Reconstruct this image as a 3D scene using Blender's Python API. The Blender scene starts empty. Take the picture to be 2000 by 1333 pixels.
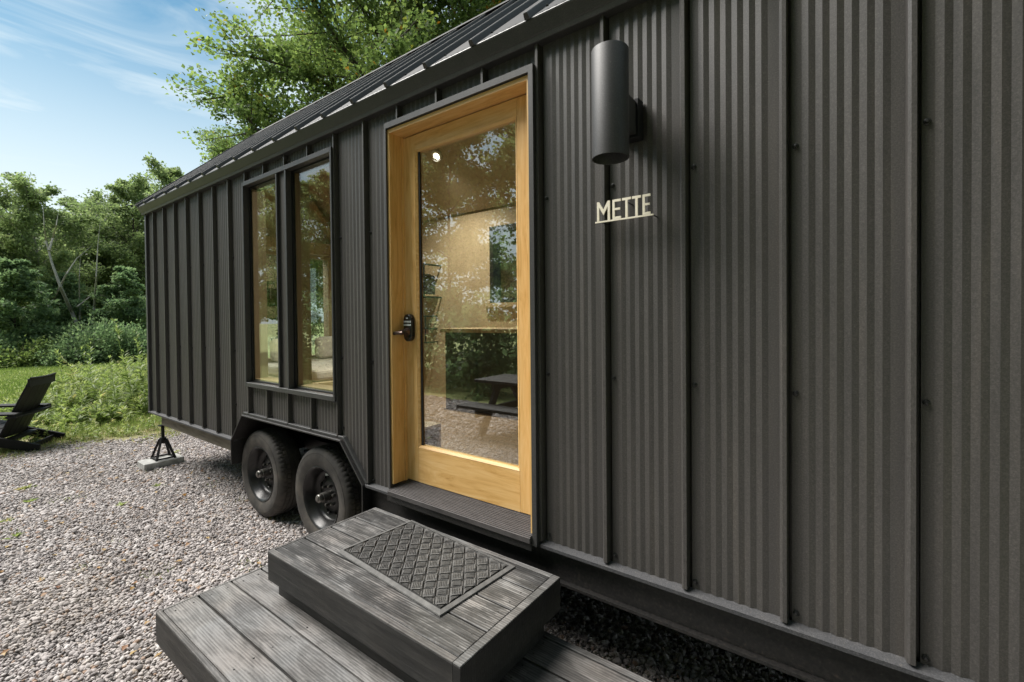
import bpy, math, random
import numpy as np
from mathutils import Vector, Matrix

rad = math.radians
sc = bpy.context.scene
COL = sc.collection
random.seed(7)

# ------------------------------------------------------------------ camera
CAM = np.array([1.0941, -1.6542, 1.58])
YAW, PITCH, ROLL = -0.63726, -0.013884, -0.009823
_f = np.array([math.sin(YAW) * math.cos(PITCH), math.cos(YAW) * math.cos(PITCH), math.sin(PITCH)])
_r = np.array([math.cos(YAW), -math.sin(YAW), 0.0])
_u = np.cross(_r, _f)
_r2 = _r * math.cos(ROLL) + _u * math.sin(ROLL)
_u2 = -_r * math.sin(ROLL) + _u * math.cos(ROLL)
cam_data = bpy.data.cameras.new('camera')
cam = bpy.data.objects.new('camera', cam_data)
COL.objects.link(cam)
cam.matrix_world = Matrix(((_r2[0], _u2[0], -_f[0], CAM[0]), (_r2[1], _u2[1], -_f[1], CAM[1]),
                           (_r2[2], _u2[2], -_f[2], CAM[2]), (0, 0, 0, 1)))
cam_data.sensor_width = 36
cam_data.lens = 893.98 / 2000 * 36
cam_data.shift_y = -(666.5 - 635.4) / 2000
cam_data.clip_start = 0.02
cam_data.clip_end = 2000
sc.camera = cam

# ------------------------------------------------------------------ sky, sun, exposure
SUN_EL, SUN_AZ = 54.0, 244.0          # azimuth clockwise from +Y
sun_dir = Vector((math.sin(rad(SUN_AZ)) * math.cos(rad(SUN_EL)), math.cos(rad(SUN_AZ)) * math.cos(rad(SUN_EL)), math.sin(rad(SUN_EL))))
world = bpy.data.worlds.new('World')
sc.world = world
world.use_nodes = True
wn, wl = world.node_tree.nodes, world.node_tree.links
wn.clear()
w_out = wn.new('ShaderNodeOutputWorld')
w_bg = wn.new('ShaderNodeBackground')
w_bg.inputs['Strength'].default_value = 0.08
sky = wn.new('ShaderNodeTexSky')
sky.sky_type = 'NISHITA'
sky.sun_disc = False
sky.sun_elevation = rad(SUN_EL)
sky.sun_rotation = rad(SUN_AZ)
sky.altitude = 100
sky.air_density = 1.0
sky.dust_density = 0.4
sky.ozone_density = 1.6
tc = wn.new('ShaderNodeTexCoord')
sep = wn.new('ShaderNodeSeparateXYZ')
wl.new(tc.outputs['Generated'], sep.inputs[0])
zc = wn.new('ShaderNodeMath'); zc.operation = 'ADD'; zc.inputs[1].default_value = 0.16
wl.new(sep.outputs['Z'], zc.inputs[0])
zm = wn.new('ShaderNodeMath'); zm.operation = 'MAXIMUM'; zm.inputs[1].default_value = 0.05
wl.new(zc.outputs[0], zm.inputs[0])
dx = wn.new('ShaderNodeMath'); dx.operation = 'DIVIDE'
dy = wn.new('ShaderNodeMath'); dy.operation = 'DIVIDE'
wl.new(sep.outputs['X'], dx.inputs[0]); wl.new(zm.outputs[0], dx.inputs[1])
wl.new(sep.outputs['Y'], dy.inputs[0]); wl.new(zm.outputs[0], dy.inputs[1])
cmb = wn.new('ShaderNodeCombineXYZ')
wl.new(dx.outputs[0], cmb.inputs[0]); wl.new(dy.outputs[0], cmb.inputs[1])
cmap = wn.new('ShaderNodeMapping'); cmap.inputs['Rotation'].default_value = (0, 0, rad(-28)); cmap.inputs['Scale'].default_value = (1.7, 0.75, 1)
cmap.inputs['Location'].default_value = (0.9, 0.2, 0)
wl.new(cmb.outputs[0], cmap.inputs[0])
cn = wn.new('ShaderNodeTexNoise'); cn.inputs['Scale'].default_value = 1.5; cn.inputs['Detail'].default_value = 9; cn.inputs['Roughness'].default_value = 0.56; cn.inputs['Distortion'].default_value = 0.7
wl.new(cmap.outputs[0], cn.inputs['Vector'])
cr = wn.new('ShaderNodeMapRange'); cr.inputs['From Min'].default_value = 0.335; cr.inputs['From Max'].default_value = 0.64; cr.inputs['To Max'].default_value = 0.8
cr.interpolation_type = 'SMOOTHSTEP'
wl.new(cn.outputs['Fac'], cr.inputs['Value'])
hz = wn.new('ShaderNodeMapRange'); hz.inputs['From Min'].default_value = 0.47; hz.inputs['From Max'].default_value = 0.20; hz.inputs['To Min'].default_value = 0.02; hz.inputs['To Max'].default_value = 0.9
wl.new(sep.outputs['Z'], hz.inputs['Value'])
cmax = wn.new('ShaderNodeMath'); cmax.operation = 'MAXIMUM'
wl.new(cr.outputs[0], cmax.inputs[0]); wl.new(hz.outputs[0], cmax.inputs[1])
cmix = wn.new('ShaderNodeMix'); cmix.data_type = 'RGBA'
wl.new(cmax.outputs[0], cmix.inputs['Factor'])
tint = wn.new('ShaderNodeMix'); tint.data_type = 'RGBA'; tint.blend_type = 'MULTIPLY'; tint.inputs['Factor'].default_value = 1
tint.inputs['B'].default_value = (0.40, 0.71, 0.69, 1)
wl.new(sky.outputs[0], tint.inputs['A'])
wl.new(tint.outputs['Result'], cmix.inputs['A'])
cmix.inputs['B'].default_value = (5.1, 5.7, 5.9, 1)
wl.new(cmix.outputs['Result'], w_bg.inputs['Color'])
wl.new(w_bg.outputs[0], w_out.inputs['Surface'])

sun_data = bpy.data.lights.new('sun', 'SUN')
sun_data.energy = 3.6
sun_data.angle = rad(38)
sun_data.color = (1.0, 0.95, 0.89)
sun = bpy.data.objects.new('sun', sun_data)
COL.objects.link(sun)
sun.rotation_euler = sun_dir.to_track_quat('Z', 'Y').to_euler()
sun.location = (-8, -4, 14)

vs = sc.view_settings
vs.view_transform = 'Standard'
vs.look = 'None'
vs.exposure = 1.18
vs.gamma = 1
vs.use_curve_mapping = False
cy = sc.cycles
cy.use_denoising = True
cy.max_bounces = 8
cy.transparent_max_bounces = 16
cy.sample_clamp_indirect = 6.0
cy.caustics_reflective = False
cy.caustics_refractive = False

# ------------------------------------------------------------------ material helpers
MATS = {}
def new_mat(name):
    m = bpy.data.materials.new(name)
    m.use_nodes = True
    m.node_tree.nodes.clear()
    MATS[name] = m
    return m, m.node_tree.nodes, m.node_tree.links

def ramp(nodes, stops):
    r = nodes.new('ShaderNodeValToRGB')
    e = r.color_ramp.elements
    while len(e) > 1:
        e.remove(e[-1])
    e[0].position = stops[0][0]
    e[0].color = (*stops[0][1], 1)
    for p, c in stops[1:]:
        k = e.new(p)
        k.color = (*c, 1)
    return r

def coords(nodes, links, scale=(1, 1, 1), rnd=True, kind='Object'):
    t = nodes.new('ShaderNodeTexCoord')
    mp = nodes.new('ShaderNodeMapping')
    mp.inputs['Scale'].default_value = scale
    links.new(t.outputs[kind], mp.inputs['Vector'])
    if rnd:
        oi = nodes.new('ShaderNodeObjectInfo')
        mu = nodes.new('ShaderNodeVectorMath'); mu.operation = 'SCALE'
        cx = nodes.new('ShaderNodeCombineXYZ')
        for i in range(3):
            links.new(oi.outputs['Random'], cx.inputs[i])
        links.new(cx.outputs[0], mu.inputs[0]); mu.inputs['Scale'].default_value = 37.0
        links.new(mu.outputs[0], mp.inputs['Location'])
    return mp.outputs[0]

def noise(nodes, links, vec, scale=5, detail=4, rough=0.5, dist=0.0):
    n = nodes.new('ShaderNodeTexNoise')
    n.inputs['Scale'].default_value = scale
    n.inputs['Detail'].default_value = detail
    n.inputs['Roughness'].default_value = rough
    n.inputs['Distortion'].default_value = dist
    links.new(vec, n.inputs['Vector'])
    return n.outputs['Fac']

def finish(m, nodes, links, color, rough, metallic=0.0, bump=None, bump_s=0.2, bump_d=0.002, spec=0.5):
    b = nodes.new('ShaderNodeBsdfPrincipled')
    o = nodes.new('ShaderNodeOutputMaterial')
    if isinstance(color, tuple):
        b.inputs['Base Color'].default_value = (*color, 1)
    else:
        links.new(color, b.inputs['Base Color'])
    if isinstance(rough, (int, float)):
        b.inputs['Roughness'].default_value = rough
    else:
        links.new(rough, b.inputs['Roughness'])
    b.inputs['Metallic'].default_value = metallic
    b.inputs['Specular IOR Level'].default_value = spec
    if bump is not None:
        bp = nodes.new('ShaderNodeBump')
        bp.inputs['Strength'].default_value = bump_s
        bp.inputs['Distance'].default_value = bump_d
        links.new(bump, bp.inputs['Height'])
        links.new(bp.outputs[0], b.inputs['Normal'])
    links.new(b.outputs[0], o.inputs['Surface'])
    return m

def mat_noise(name, stops, scale, rough=0.6, stretch=(1, 1, 1), detail=5, metallic=0.0, bump_s=0.0, bump_d=0.002, dist=0.0, spec=0.5, fine=0.0, rnd=True, nrough=0.55):
    m, n, l = new_mat(name)
    v = coords(n, l, stretch, rnd)
    f = noise(n, l, v, scale, detail, nrough, dist)
    r = ramp(n, stops)
    l.new(f, r.inputs[0])
    bump = None
    if bump_s:
        bump = noise(n, l, v, fine, 3) if fine else f
    return finish(m, n, l, r.outputs[0], rough, metallic, bump, bump_s, bump_d, spec)

# painted steel cladding: charcoal, finely stippled, faint dust
def cladding(name, base, k, rough):
    m, n, l = new_mat(name)
    v = coords(n, l, (1, 1, 1), False)
    f1 = noise(n, l, v, 230, 3, 0.7)
    vm = n.new('ShaderNodeMapping'); vm.inputs['Scale'].default_value = (9, 9, 0.55); l.new(v, vm.inputs[0])
    f2 = noise(n, l, vm.outputs[0], 2.6, 6, 0.62)
    f3 = noise(n, l, v, 3.0, 3)
    r1 = ramp(n, [(0.3, tuple(c * 0.66 for c in base)), (0.55, tuple(c * 1.05 for c in base)), (0.75, tuple(c * 1.75 for c in base))])
    l.new(f1, r1.inputs[0])
    r2 = ramp(n, [(0.3, (0.86, 0.87, 0.89)), (0.55, (1.0, 1.0, 1.0)), (0.75, (1.22, 1.18, 1.12))])
    l.new(f2, r2.inputs[0])
    mx = n.new('ShaderNodeMix'); mx.data_type = 'RGBA'; mx.blend_type = 'MULTIPLY'
    mx.inputs['Factor'].default_value = 1
    l.new(r1.outputs[0], mx.inputs['A']); l.new(r2.outputs[0], mx.inputs['B'])
    # dried splashes low on the wall
    sp = noise(n, l, v, 95, 3, 0.7)
    sr = n.new('ShaderNodeMapRange'); sr.inputs['From Min'].default_value = 0.66; sr.inputs['From Max'].default_value = 0.74; l.new(sp, sr.inputs['Value'])
    sz = n.new('ShaderNodeSeparateXYZ'); l.new(v, sz.inputs[0])
    zr = n.new('ShaderNodeMapRange'); zr.inputs['From Min'].default_value = 1.15; zr.inputs['From Max'].default_value = 0.6; zr.inputs['To Max'].default_value = 0.55; l.new(sz.outputs['Z'], zr.inputs['Value'])
    sm = n.new('ShaderNodeMath'); sm.operation = 'MULTIPLY'; l.new(sr.outputs[0], sm.inputs[0]); l.new(zr.outputs[0], sm.inputs[1])
    m5 = n.new('ShaderNodeMix'); m5.data_type = 'RGBA'; l.new(sm.outputs[0], m5.inputs['Factor']); l.new(mx.outputs['Result'], m5.inputs['A']); m5.inputs['B'].default_value = (0.16, 0.145, 0.125, 1)
    mx = m5
    rr = n.new('ShaderNodeMapRange'); rr.inputs['To Min'].default_value = rough - 0.10; rr.inputs['To Max'].default_value = rough + 0.12
    l.new(f2, rr.inputs['Value'])
    hh = n.new('ShaderNodeMath'); hh.operation = 'MULTIPLY_ADD'; hh.inputs[1].default_value = 6.0
    l.new(f3, hh.inputs[0]); l.new(f1, hh.inputs[2])
    return finish(m, n, l, mx.outputs['Result'], rr.outputs[0], 0.0, hh.outputs[0], 0.22, 0.0006, 0.5 if k == 0 else 0.25)
cladding('cladding', (0.062, 0.0575, 0.0538), 0, 0.44)
cladding('roof_metal', (0.062, 0.062, 0.065), 1, 0.66)
cladding('trim_metal', (0.045, 0.0445, 0.0445), 0, 0.45)
cladding('lamp_metal', (0.032, 0.032, 0.033), 0, 0.52)
mat_noise('screw_metal', [(0.3, (0.008, 0.008, 0.008)), (0.7, (0.02, 0.02, 0.02))], 30, 0.35)
mat_noise('black_steel', [(0.35, (0.008, 0.008, 0.008)), (0.62, (0.022, 0.02, 0.019)), (0.78, (0.06, 0.042, 0.036))], 90, 0.5, detail=6, bump_s=0.3, bump_d=0.001)
mat_noise('dark_frame', [(0.3, (0.008, 0.008, 0.009)), (0.7, (0.02, 0.02, 0.021))], 20, 0.45)
mat_noise('black_paint', [(0.3, (0.004, 0.004, 0.005)), (0.7, (0.010, 0.010, 0.011))], 8, 0.6, spec=0.3)
mat_noise('steel_rim', [(0.3, (0.008, 0.008, 0.009)), (0.7, (0.022, 0.021, 0.02))], 25, 0.32, spec=0.35)
mat_noise('bare_steel', [(0.3, (0.07, 0.065, 0.06)), (0.7, (0.28, 0.27, 0.25))], 40, 0.35, metallic=0.8)
mat_noise('rubber', [(0.32, (0.024, 0.022, 0.020)), (0.52, (0.05, 0.045, 0.04)), (0.76, (0.10, 0.088, 0.073))], 9, 0.75, detail=8, bump_s=0.15, fine=160)
mat_noise('concrete', [(0.3, (0.22, 0.22, 0.21)), (0.7, (0.42, 0.42, 0.40))], 18, 0.9, detail=8, bump_s=0.4)
mat_noise('chock_stone', [(0.3, (0.26, 0.23, 0.19)), (0.7, (0.5, 0.46, 0.4))], 14, 0.9, detail=8, bump_s=0.5, bump_d=0.004)
mat_noise('mat_under', [(0.3, (0.008, 0.008, 0.008)), (0.7, (0.016, 0.016, 0.016))], 40, 0.8)
mat_noise('mat_rubber', [(0.3, (0.035, 0.034, 0.033)), (0.7, (0.12, 0.117, 0.113))], 60, 0.7, bump_s=0.4, fine=300, bump_d=0.001)
mat_noise('mat_border', [(0.3, (0.07, 0.069, 0.067)), (0.7, (0.13, 0.128, 0.124))], 40, 0.75, bump_s=0.3, fine=300, bump_d=0.001)
mat_noise('sill_metal', [(0.3, (0.04, 0.036, 0.036)), (0.7, (0.085, 0.077, 0.077))], 12, 0.6, stretch=(1, 14, 1))
mat_noise('sign_cream', [(0.3, (0.72, 0.66, 0.52)), (0.7, (0.80, 0.75, 0.62))], 25, 0.6)
mat_noise('keypad_black', [(0.3, (0.006, 0.006, 0.007)), (0.7, (0.014, 0.013, 0.014))], 20, 0.25)
mat_noise('bronze', [(0.3, (0.05, 0.035, 0.03)), (0.7, (0.12, 0.085, 0.07))], 20, 0.25, metallic=0.8)
mat_noise('digit_white', [(0.3, (0.5, 0.55, 0.55)), (0.7, (0.62, 0.66, 0.66))], 20, 0.4)
mat_noise('treated_lumber', [(0.25, (0.10, 0.085, 0.065)), (0.5, (0.19, 0.165, 0.13)), (0.75, (0.25, 0.22, 0.18))], 5, 0.8, stretch=(1, 8, 8), detail=7, bump_s=0.2)
mat_noise('interior_ply', [(0.25, (0.39, 0.30, 0.19)), (0.5, (0.43, 0.335, 0.217)), (0.8, (0.47, 0.37, 0.245))], 3.0, 0.6, stretch=(3, 3, 0.8), detail=7, dist=1.2)
mat_noise('interior_beam', [(0.25, (0.28, 0.2, 0.115)), (0.5, (0.40, 0.295, 0.175)), (0.8, (0.48, 0.37, 0.24))], 5.0, 0.6, stretch=(4, 4, 0.4), detail=7, dist=2.0)
mat_noise('interior_floor', [(0.3, (0.24, 0.16, 0.09)), (0.7, (0.36, 0.25, 0.15))], 4, 0.5, stretch=(0.6, 6, 1), detail=6)
mat_noise('cabinet_dark', [(0.3, (0.012, 0.012, 0.012)), (0.7, (0.02, 0.02, 0.02))], 8, 0.6)
mat_noise('cushion_white', [(0.3, (0.55, 0.52, 0.46)), (0.7, (0.68, 0.65, 0.6))], 12, 0.9, bump_s=0.2)
mat_noise('book_paper', [(0.3, (0.25, 0.16, 0.1)), (0.7, (0.55, 0.48, 0.4))], 3, 0.8)

# golden pine of the door
def pine(name, stretch):
    m, n, l = new_mat(name)
    v = coords(n, l, stretch, True)
    f = noise(n, l, v, 3.6, 9, 0.66, 1.8)
    r = ramp(n, [(0.22, (0.40, 0.19, 0.045)), (0.36, (0.60, 0.345, 0.11)), (0.5, (0.71, 0.44, 0.165)), (0.66, (0.76, 0.51, 0.23)), (0.85, (0.64, 0.37, 0.12))])
    l.new(f, r.inputs[0])
    f2 = noise(n, l, v, 22, 3)
    return finish(m, n, l, r.outputs[0], 0.36, 0, f2, 0.05, 0.001)
pine('pine_upright', (7, 7, 0.7))
pine('pine_level', (0.7, 7, 7))

# black-stained, weathered decking: grain runs along the board (x)
def decking(name, dark, mid, light, wear):
    m, n, l = new_mat(name)
    v = coords(n, l, (1.0, 1.0, 1.0), True)
    def st(sc_, scale, det, dist=0.0, ro=0.6):
        q = n.new('ShaderNodeMapping'); q.inputs['Scale'].default_value = sc_; l.new(v, q.inputs[0])
        return noise(n, l, q.outputs[0], scale, det, ro, dist)
    fine = st((4, 150, 150), 1.5, 4)
    streak = st((5.0, 46, 46), 1.0, 6, 1.1, 0.6)
    big = st((1.6, 3.4, 3.4), 3.0, 8, 0.8, 0.68)
    w = n.new('ShaderNodeTexWave'); w.wave_type = 'BANDS'; w.bands_direction = 'Y'
    wm = n.new('ShaderNodeMapping'); wm.inputs['Scale'].default_value = (0.5, 5.5, 5.5); l.new(v, wm.inputs[0]); l.new(wm.outputs[0], w.inputs['Vector'])
    w.inputs['Scale'].default_value = 5.5; w.inputs['Distortion'].default_value = 6.0; w.inputs['Detail'].default_value = 2.5; w.inputs['Detail Scale'].default_value = 0.7; w.inputs['Detail Roughness'].default_value = 0.5
    def madd(x, k_, y):
        q = n.new('ShaderNodeMath'); q.operation = 'MULTIPLY_ADD'; q.inputs[1].default_value = k_
        l.new(x, q.inputs[0])
        if isinstance(y, float): q.inputs[2].default_value = y
        else: l.new(y, q.inputs[2])
        return q.outputs[0]
    oi = n.new('ShaderNodeObjectInfo')
    t = madd(fine, 0.55, -0.275); t = madd(streak, 1.25, t); t = madd(big, wear, t)
    t = madd(w.outputs['Fac'], 0.30, t); t = madd(oi.outputs['Random'], 0.40, t)
    h = madd(t, 1.0, -(0.625 + wear * 0.5 + 0.15 + 0.20) + 0.5)
    r = ramp(n, [(0.12, dark), (0.5, mid), (0.92, light)])
    l.new(h, r.inputs[0])
    spots = noise(n, l, v, 60, 3)
    rs = ramp(n, [(0.26, (0.5, 0.48, 0.45)), (0.33, (1, 1, 1))])
    l.new(spots, rs.inputs[0])
    tint = noise(n, l, v, 4.0, 3)
    rt = ramp(n, [(0.35, (0.97, 1.0, 1.03)), (0.7, (1.08, 1.0, 0.95))])
    l.new(tint, rt.inputs[0])
    out = r.outputs[0]
    for q in (rs, rt):
        mx = n.new('ShaderNodeMix'); mx.data_type = 'RGBA'; mx.blend_type = 'MULTIPLY'; mx.inputs['Factor'].default_value = 0.8
        l.new(out, mx.inputs['A']); l.new(q.outputs[0], mx.inputs['B']); out = mx.outputs['Result']
    return finish(m, n, l, out, 0.6, 0, h, 0.5, 0.002)
decking('deck_plank', (0.04, 0.0385, 0.037), (0.092, 0.089, 0.086), (0.185, 0.18, 0.175), 1.7)
decking('step_plank', (0.009, 0.0087, 0.0084), (0.05, 0.0485, 0.047), (0.22, 0.214, 0.208), 1.9)
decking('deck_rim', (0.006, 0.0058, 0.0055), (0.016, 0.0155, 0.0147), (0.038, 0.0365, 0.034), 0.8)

def glass(name, f0):
    m, n, l = new_mat(name)
    g = n.new('ShaderNodeNewGeometry')
    dt = n.new('ShaderNodeVectorMath'); dt.operation = 'DOT_PRODUCT'
    l.new(g.outputs['Incoming'], dt.inputs[0]); l.new(g.outputs['Normal'], dt.inputs[1])
    ab = n.new('ShaderNodeMath'); ab.operation = 'ABSOLUTE'; l.new(dt.outputs['Value'], ab.inputs[0])
    om = n.new('ShaderNodeMath'); om.operation = 'SUBTRACT'; om.inputs[0].default_value = 1; l.new(ab.outputs[0], om.inputs[1])
    pw = n.new('ShaderNodeMath'); pw.operation = 'POWER'; pw.inputs[1].default_value = 5; l.new(om.outputs[0], pw.inputs[0])
    ma = n.new('ShaderNodeMath'); ma.operation = 'MULTIPLY_ADD'; ma.inputs[1].default_value = 1 - f0; ma.inputs[2].default_value = f0
    l.new(pw.outputs[0], ma.inputs[0])
    tr = n.new('ShaderNodeBsdfTransparent'); tr.inputs[0].default_value = (0.90, 0.93, 0.91, 1)
    gl = n.new('ShaderNodeBsdfGlossy'); gl.inputs['Roughness'].default_value = 0.0
    gl.inputs['Color'].default_value = (1, 1, 1, 1)
    mx = n.new('ShaderNodeMixShader'); l.new(ma.outputs[0], mx.inputs[0]); l.new(tr.outputs[0], mx.inputs[1]); l.new(gl.outputs[0], mx.inputs[2])
    o = n.new('ShaderNodeOutputMaterial'); l.new(mx.outputs[0], o.inputs[0])
glass('window_glass', 0.13)
glass('door_glass', 0.20)

def emission(name, col, s):
    m, n, l = new_mat(name)
    e = n.new('ShaderNodeEmission'); e.inputs[0].default_value = (*col, 1); e.inputs[1].default_value = s
    o = n.new('ShaderNodeOutputMaterial'); l.new(e.outputs[0], o.inputs[0])
emission('bulb_glow', (1.0, 0.86, 0.62), 5)

def leaf_mat(name, stops, transl=0.4, rough=0.5):
    m, n, l = new_mat(name)
    a = n.new('ShaderNodeAttribute'); a.attribute_name = 'rnd'
    r = ramp(n, stops); l.new(a.outputs['Fac'], r.inputs[0])
    b = n.new('ShaderNodeBsdfPrincipled'); l.new(r.outputs[0], b.inputs['Base Color'])
    b.inputs['Roughness'].default_value = rough; b.inputs['Specular IOR Level'].default_value = 0.35
    t = n.new('ShaderNodeBsdfTranslucent')
    hs = n.new('ShaderNodeHueSaturation'); hs.inputs['Saturation'].default_value = 1.15; hs.inputs['Value'].default_value = 1.5
    l.new(r.outputs[0], hs.inputs['Color']); l.new(hs.outputs[0], t.inputs[0])
    mx = n.new('ShaderNodeMixShader'); mx.inputs[0].default_value = transl
    l.new(b.outputs[0], mx.inputs[1]); l.new(t.outputs[0], mx.inputs[2])
    o = n.new('ShaderNodeOutputMaterial'); l.new(mx.outputs[0], o.inputs[0])
leaf_mat('maple_leaf', [(0.0, (0.10, 0.15, 0.055)), (0.45, (0.16, 0.22, 0.078)), (0.85, (0.225, 0.285, 0.10)), (0.97, (0.26, 0.26, 0.06)), (1.0, (0.24, 0.13, 0.04))], 0.6)
leaf_mat('wood_leaf', [(0.0, (0.12, 0.165, 0.08)), (0.5, (0.195, 0.25, 0.115)), (0.85, (0.26, 0.31, 0.145)), (1.0, (0.26, 0.29, 0.13))], 0.62)
leaf_mat('yellow_leaf', [(0.0, (0.13, 0.18, 0.08)), (0.5, (0.20, 0.255, 0.115)), (1.0, (0.28, 0.325, 0.16))], 0.55)
leaf_mat('shrub_leaf', [(0.0, (0.10, 0.16, 0.08)), (0.5, (0.16, 0.225, 0.115)), (1.0, (0.24, 0.31, 0.15))], 0.55)
leaf_mat('weed_leaf', [(0.0, (0.13, 0.19, 0.065)), (0.5, (0.22, 0.28, 0.10)), (0.9, (0.33, 0.37, 0.15)), (1.0, (0.42, 0.36, 0.18))], 0.45)
leaf_mat('grass_blade', [(0.0, (0.12, 0.18, 0.05)), (0.5, (0.2, 0.26, 0.085)), (0.85, (0.29, 0.31, 0.13)), (1.0, (0.42, 0.34, 0.2))], 0.35)
mat_noise('bark', [(0.3, (0.045, 0.036, 0.028)), (0.7, (0.12, 0.10, 0.08))], 6, 0.9, stretch=(3, 3, 0.6), detail=7, bump_s=0.5, bump_d=0.01)
mat_noise('bark_pale', [(0.3, (0.15, 0.145, 0.12)), (0.7, (0.34, 0.33, 0.29))], 6, 0.85, stretch=(3, 3, 0.8), detail=7, bump_s=0.4, bump_d=0.01)
mat_noise('bark_dark', [(0.3, (0.02, 0.016, 0.013)), (0.7, (0.06, 0.05, 0.04))], 6, 0.9, stretch=(3, 3, 0.6), detail=6)

# gravel stones: one tint per stone
m, n, l = new_mat('gravel_stone')
oi = n.new('ShaderNodeObjectInfo')
r = ramp(n, [(0.0, (0.10, 0.092, 0.092)), (0.13, (0.24, 0.22, 0.218)), (0.30, (0.37, 0.34, 0.336)), (0.58, (0.445, 0.41, 0.405)), (0.84, (0.60, 0.57, 0.565)), (0.91, (0.40, 0.345, 0.30)), (0.97, (0.31, 0.20, 0.14)), (1.0, (0.68, 0.67, 0.67))])
l.new(oi.outputs['Random'], r.inputs[0])
v = coords(n, l, (1, 1, 1), True)
f = noise(n, l, v, 1.5, 6, 0.6)
r2 = ramp(n, [(0.25, (0.72, 0.70, 0.68)), (0.75, (1.12, 1.12, 1.1))]); l.new(f, r2.inputs[0])
mx = n.new('ShaderNodeMix'); mx.data_type = 'RGBA'; mx.blend_type = 'MULTIPLY'; mx.inputs['Factor'].default_value = 1
l.new(r.outputs[0], mx.inputs['A']); l.new(r2.outputs[0], mx.inputs['B'])
ge = n.new('ShaderNodeNewGeometry')
f4 = noise(n, l, ge.outputs['Position'], 1.1, 5, 0.6)
r4 = ramp(n, [(0.32, (0.62, 0.60, 0.585)), (0.5, (0.87, 0.865, 0.87)), (0.7, (1.02, 1.02, 1.025))]); l.new(f4, r4.inputs[0])
m4 = n.new('ShaderNodeMix'); m4.data_type = 'RGBA'; m4.blend_type = 'MULTIPLY'; m4.inputs['Factor'].default_value = 1
l.new(mx.outputs['Result'], m4.inputs['A']); l.new(r4.outputs[0], m4.inputs['B'])
finish(m, n, l, m4.outputs['Result'], 0.8, 0, None)
# bed under the stones
m, n, l = new_mat('gravel_bed')
v = coords(n, l, (1, 1, 1), False)
vo = n.new('ShaderNodeTexVoronoi'); vo.inputs['Scale'].default_value = 48; l.new(v, vo.inputs['Vector'])
r = ramp(n, [(0.0, (0.24, 0.22, 0.21)), (0.35, (0.36, 0.333, 0.32)), (0.7, (0.45, 0.42, 0.405)), (1.0, (0.54, 0.51, 0.495))]); 
sx = n.new('ShaderNodeSeparateColor'); l.new(vo.outputs['Color'], sx.inputs[0]); l.new(sx.outputs[0], r.inputs[0])
inv = n.new('ShaderNodeMath'); inv.operation = 'SUBTRACT'; inv.inputs[0].default_value = 1; l.new(vo.outputs['Distance'], inv.inputs[1])
finish(m, n, l, r.outputs[0], 0.9, 0, inv.outputs[0], 0.9, 0.012)
# soil and mown grass
m, n, l = new_mat('ground_soil')
v = coords(n, l, (1, 1, 1), False)
f = noise(n, l, v, 0.55, 6, 0.6); f2 = noise(n, l, v, 9, 6, 0.7)
r = ramp(n, [(0.3, (0.24, 0.29, 0.105)), (0.55, (0.31, 0.35, 0.135)), (0.8, (0.38, 0.39, 0.18))]); l.new(f, r.inputs[0])
r2 = ramp(n, [(0.25, (0.6, 0.62, 0.55)), (0.75, (1.25, 1.2, 1.15))]); l.new(f2, r2.inputs[0])
mx = n.new('ShaderNodeMix'); mx.data_type = 'RGBA'; mx.blend_type = 'MULTIPLY'; mx.inputs['Factor'].default_value = 1
l.new(r.outputs[0], mx.inputs['A']); l.new(r2.outputs[0], mx.inputs['B'])
finish(m, n, l, mx.outputs['Result'], 0.95, 0, f2, 0.8, 0.03)
mat_noise('verge_soil', [(0.3, (0.14, 0.16, 0.06)), (0.5, (0.2, 0.19, 0.09)), (0.7, (0.27, 0.2, 0.13))], 3, 0.95, detail=8, bump_s=0.6, bump_d=0.02, rnd=False)

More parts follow.
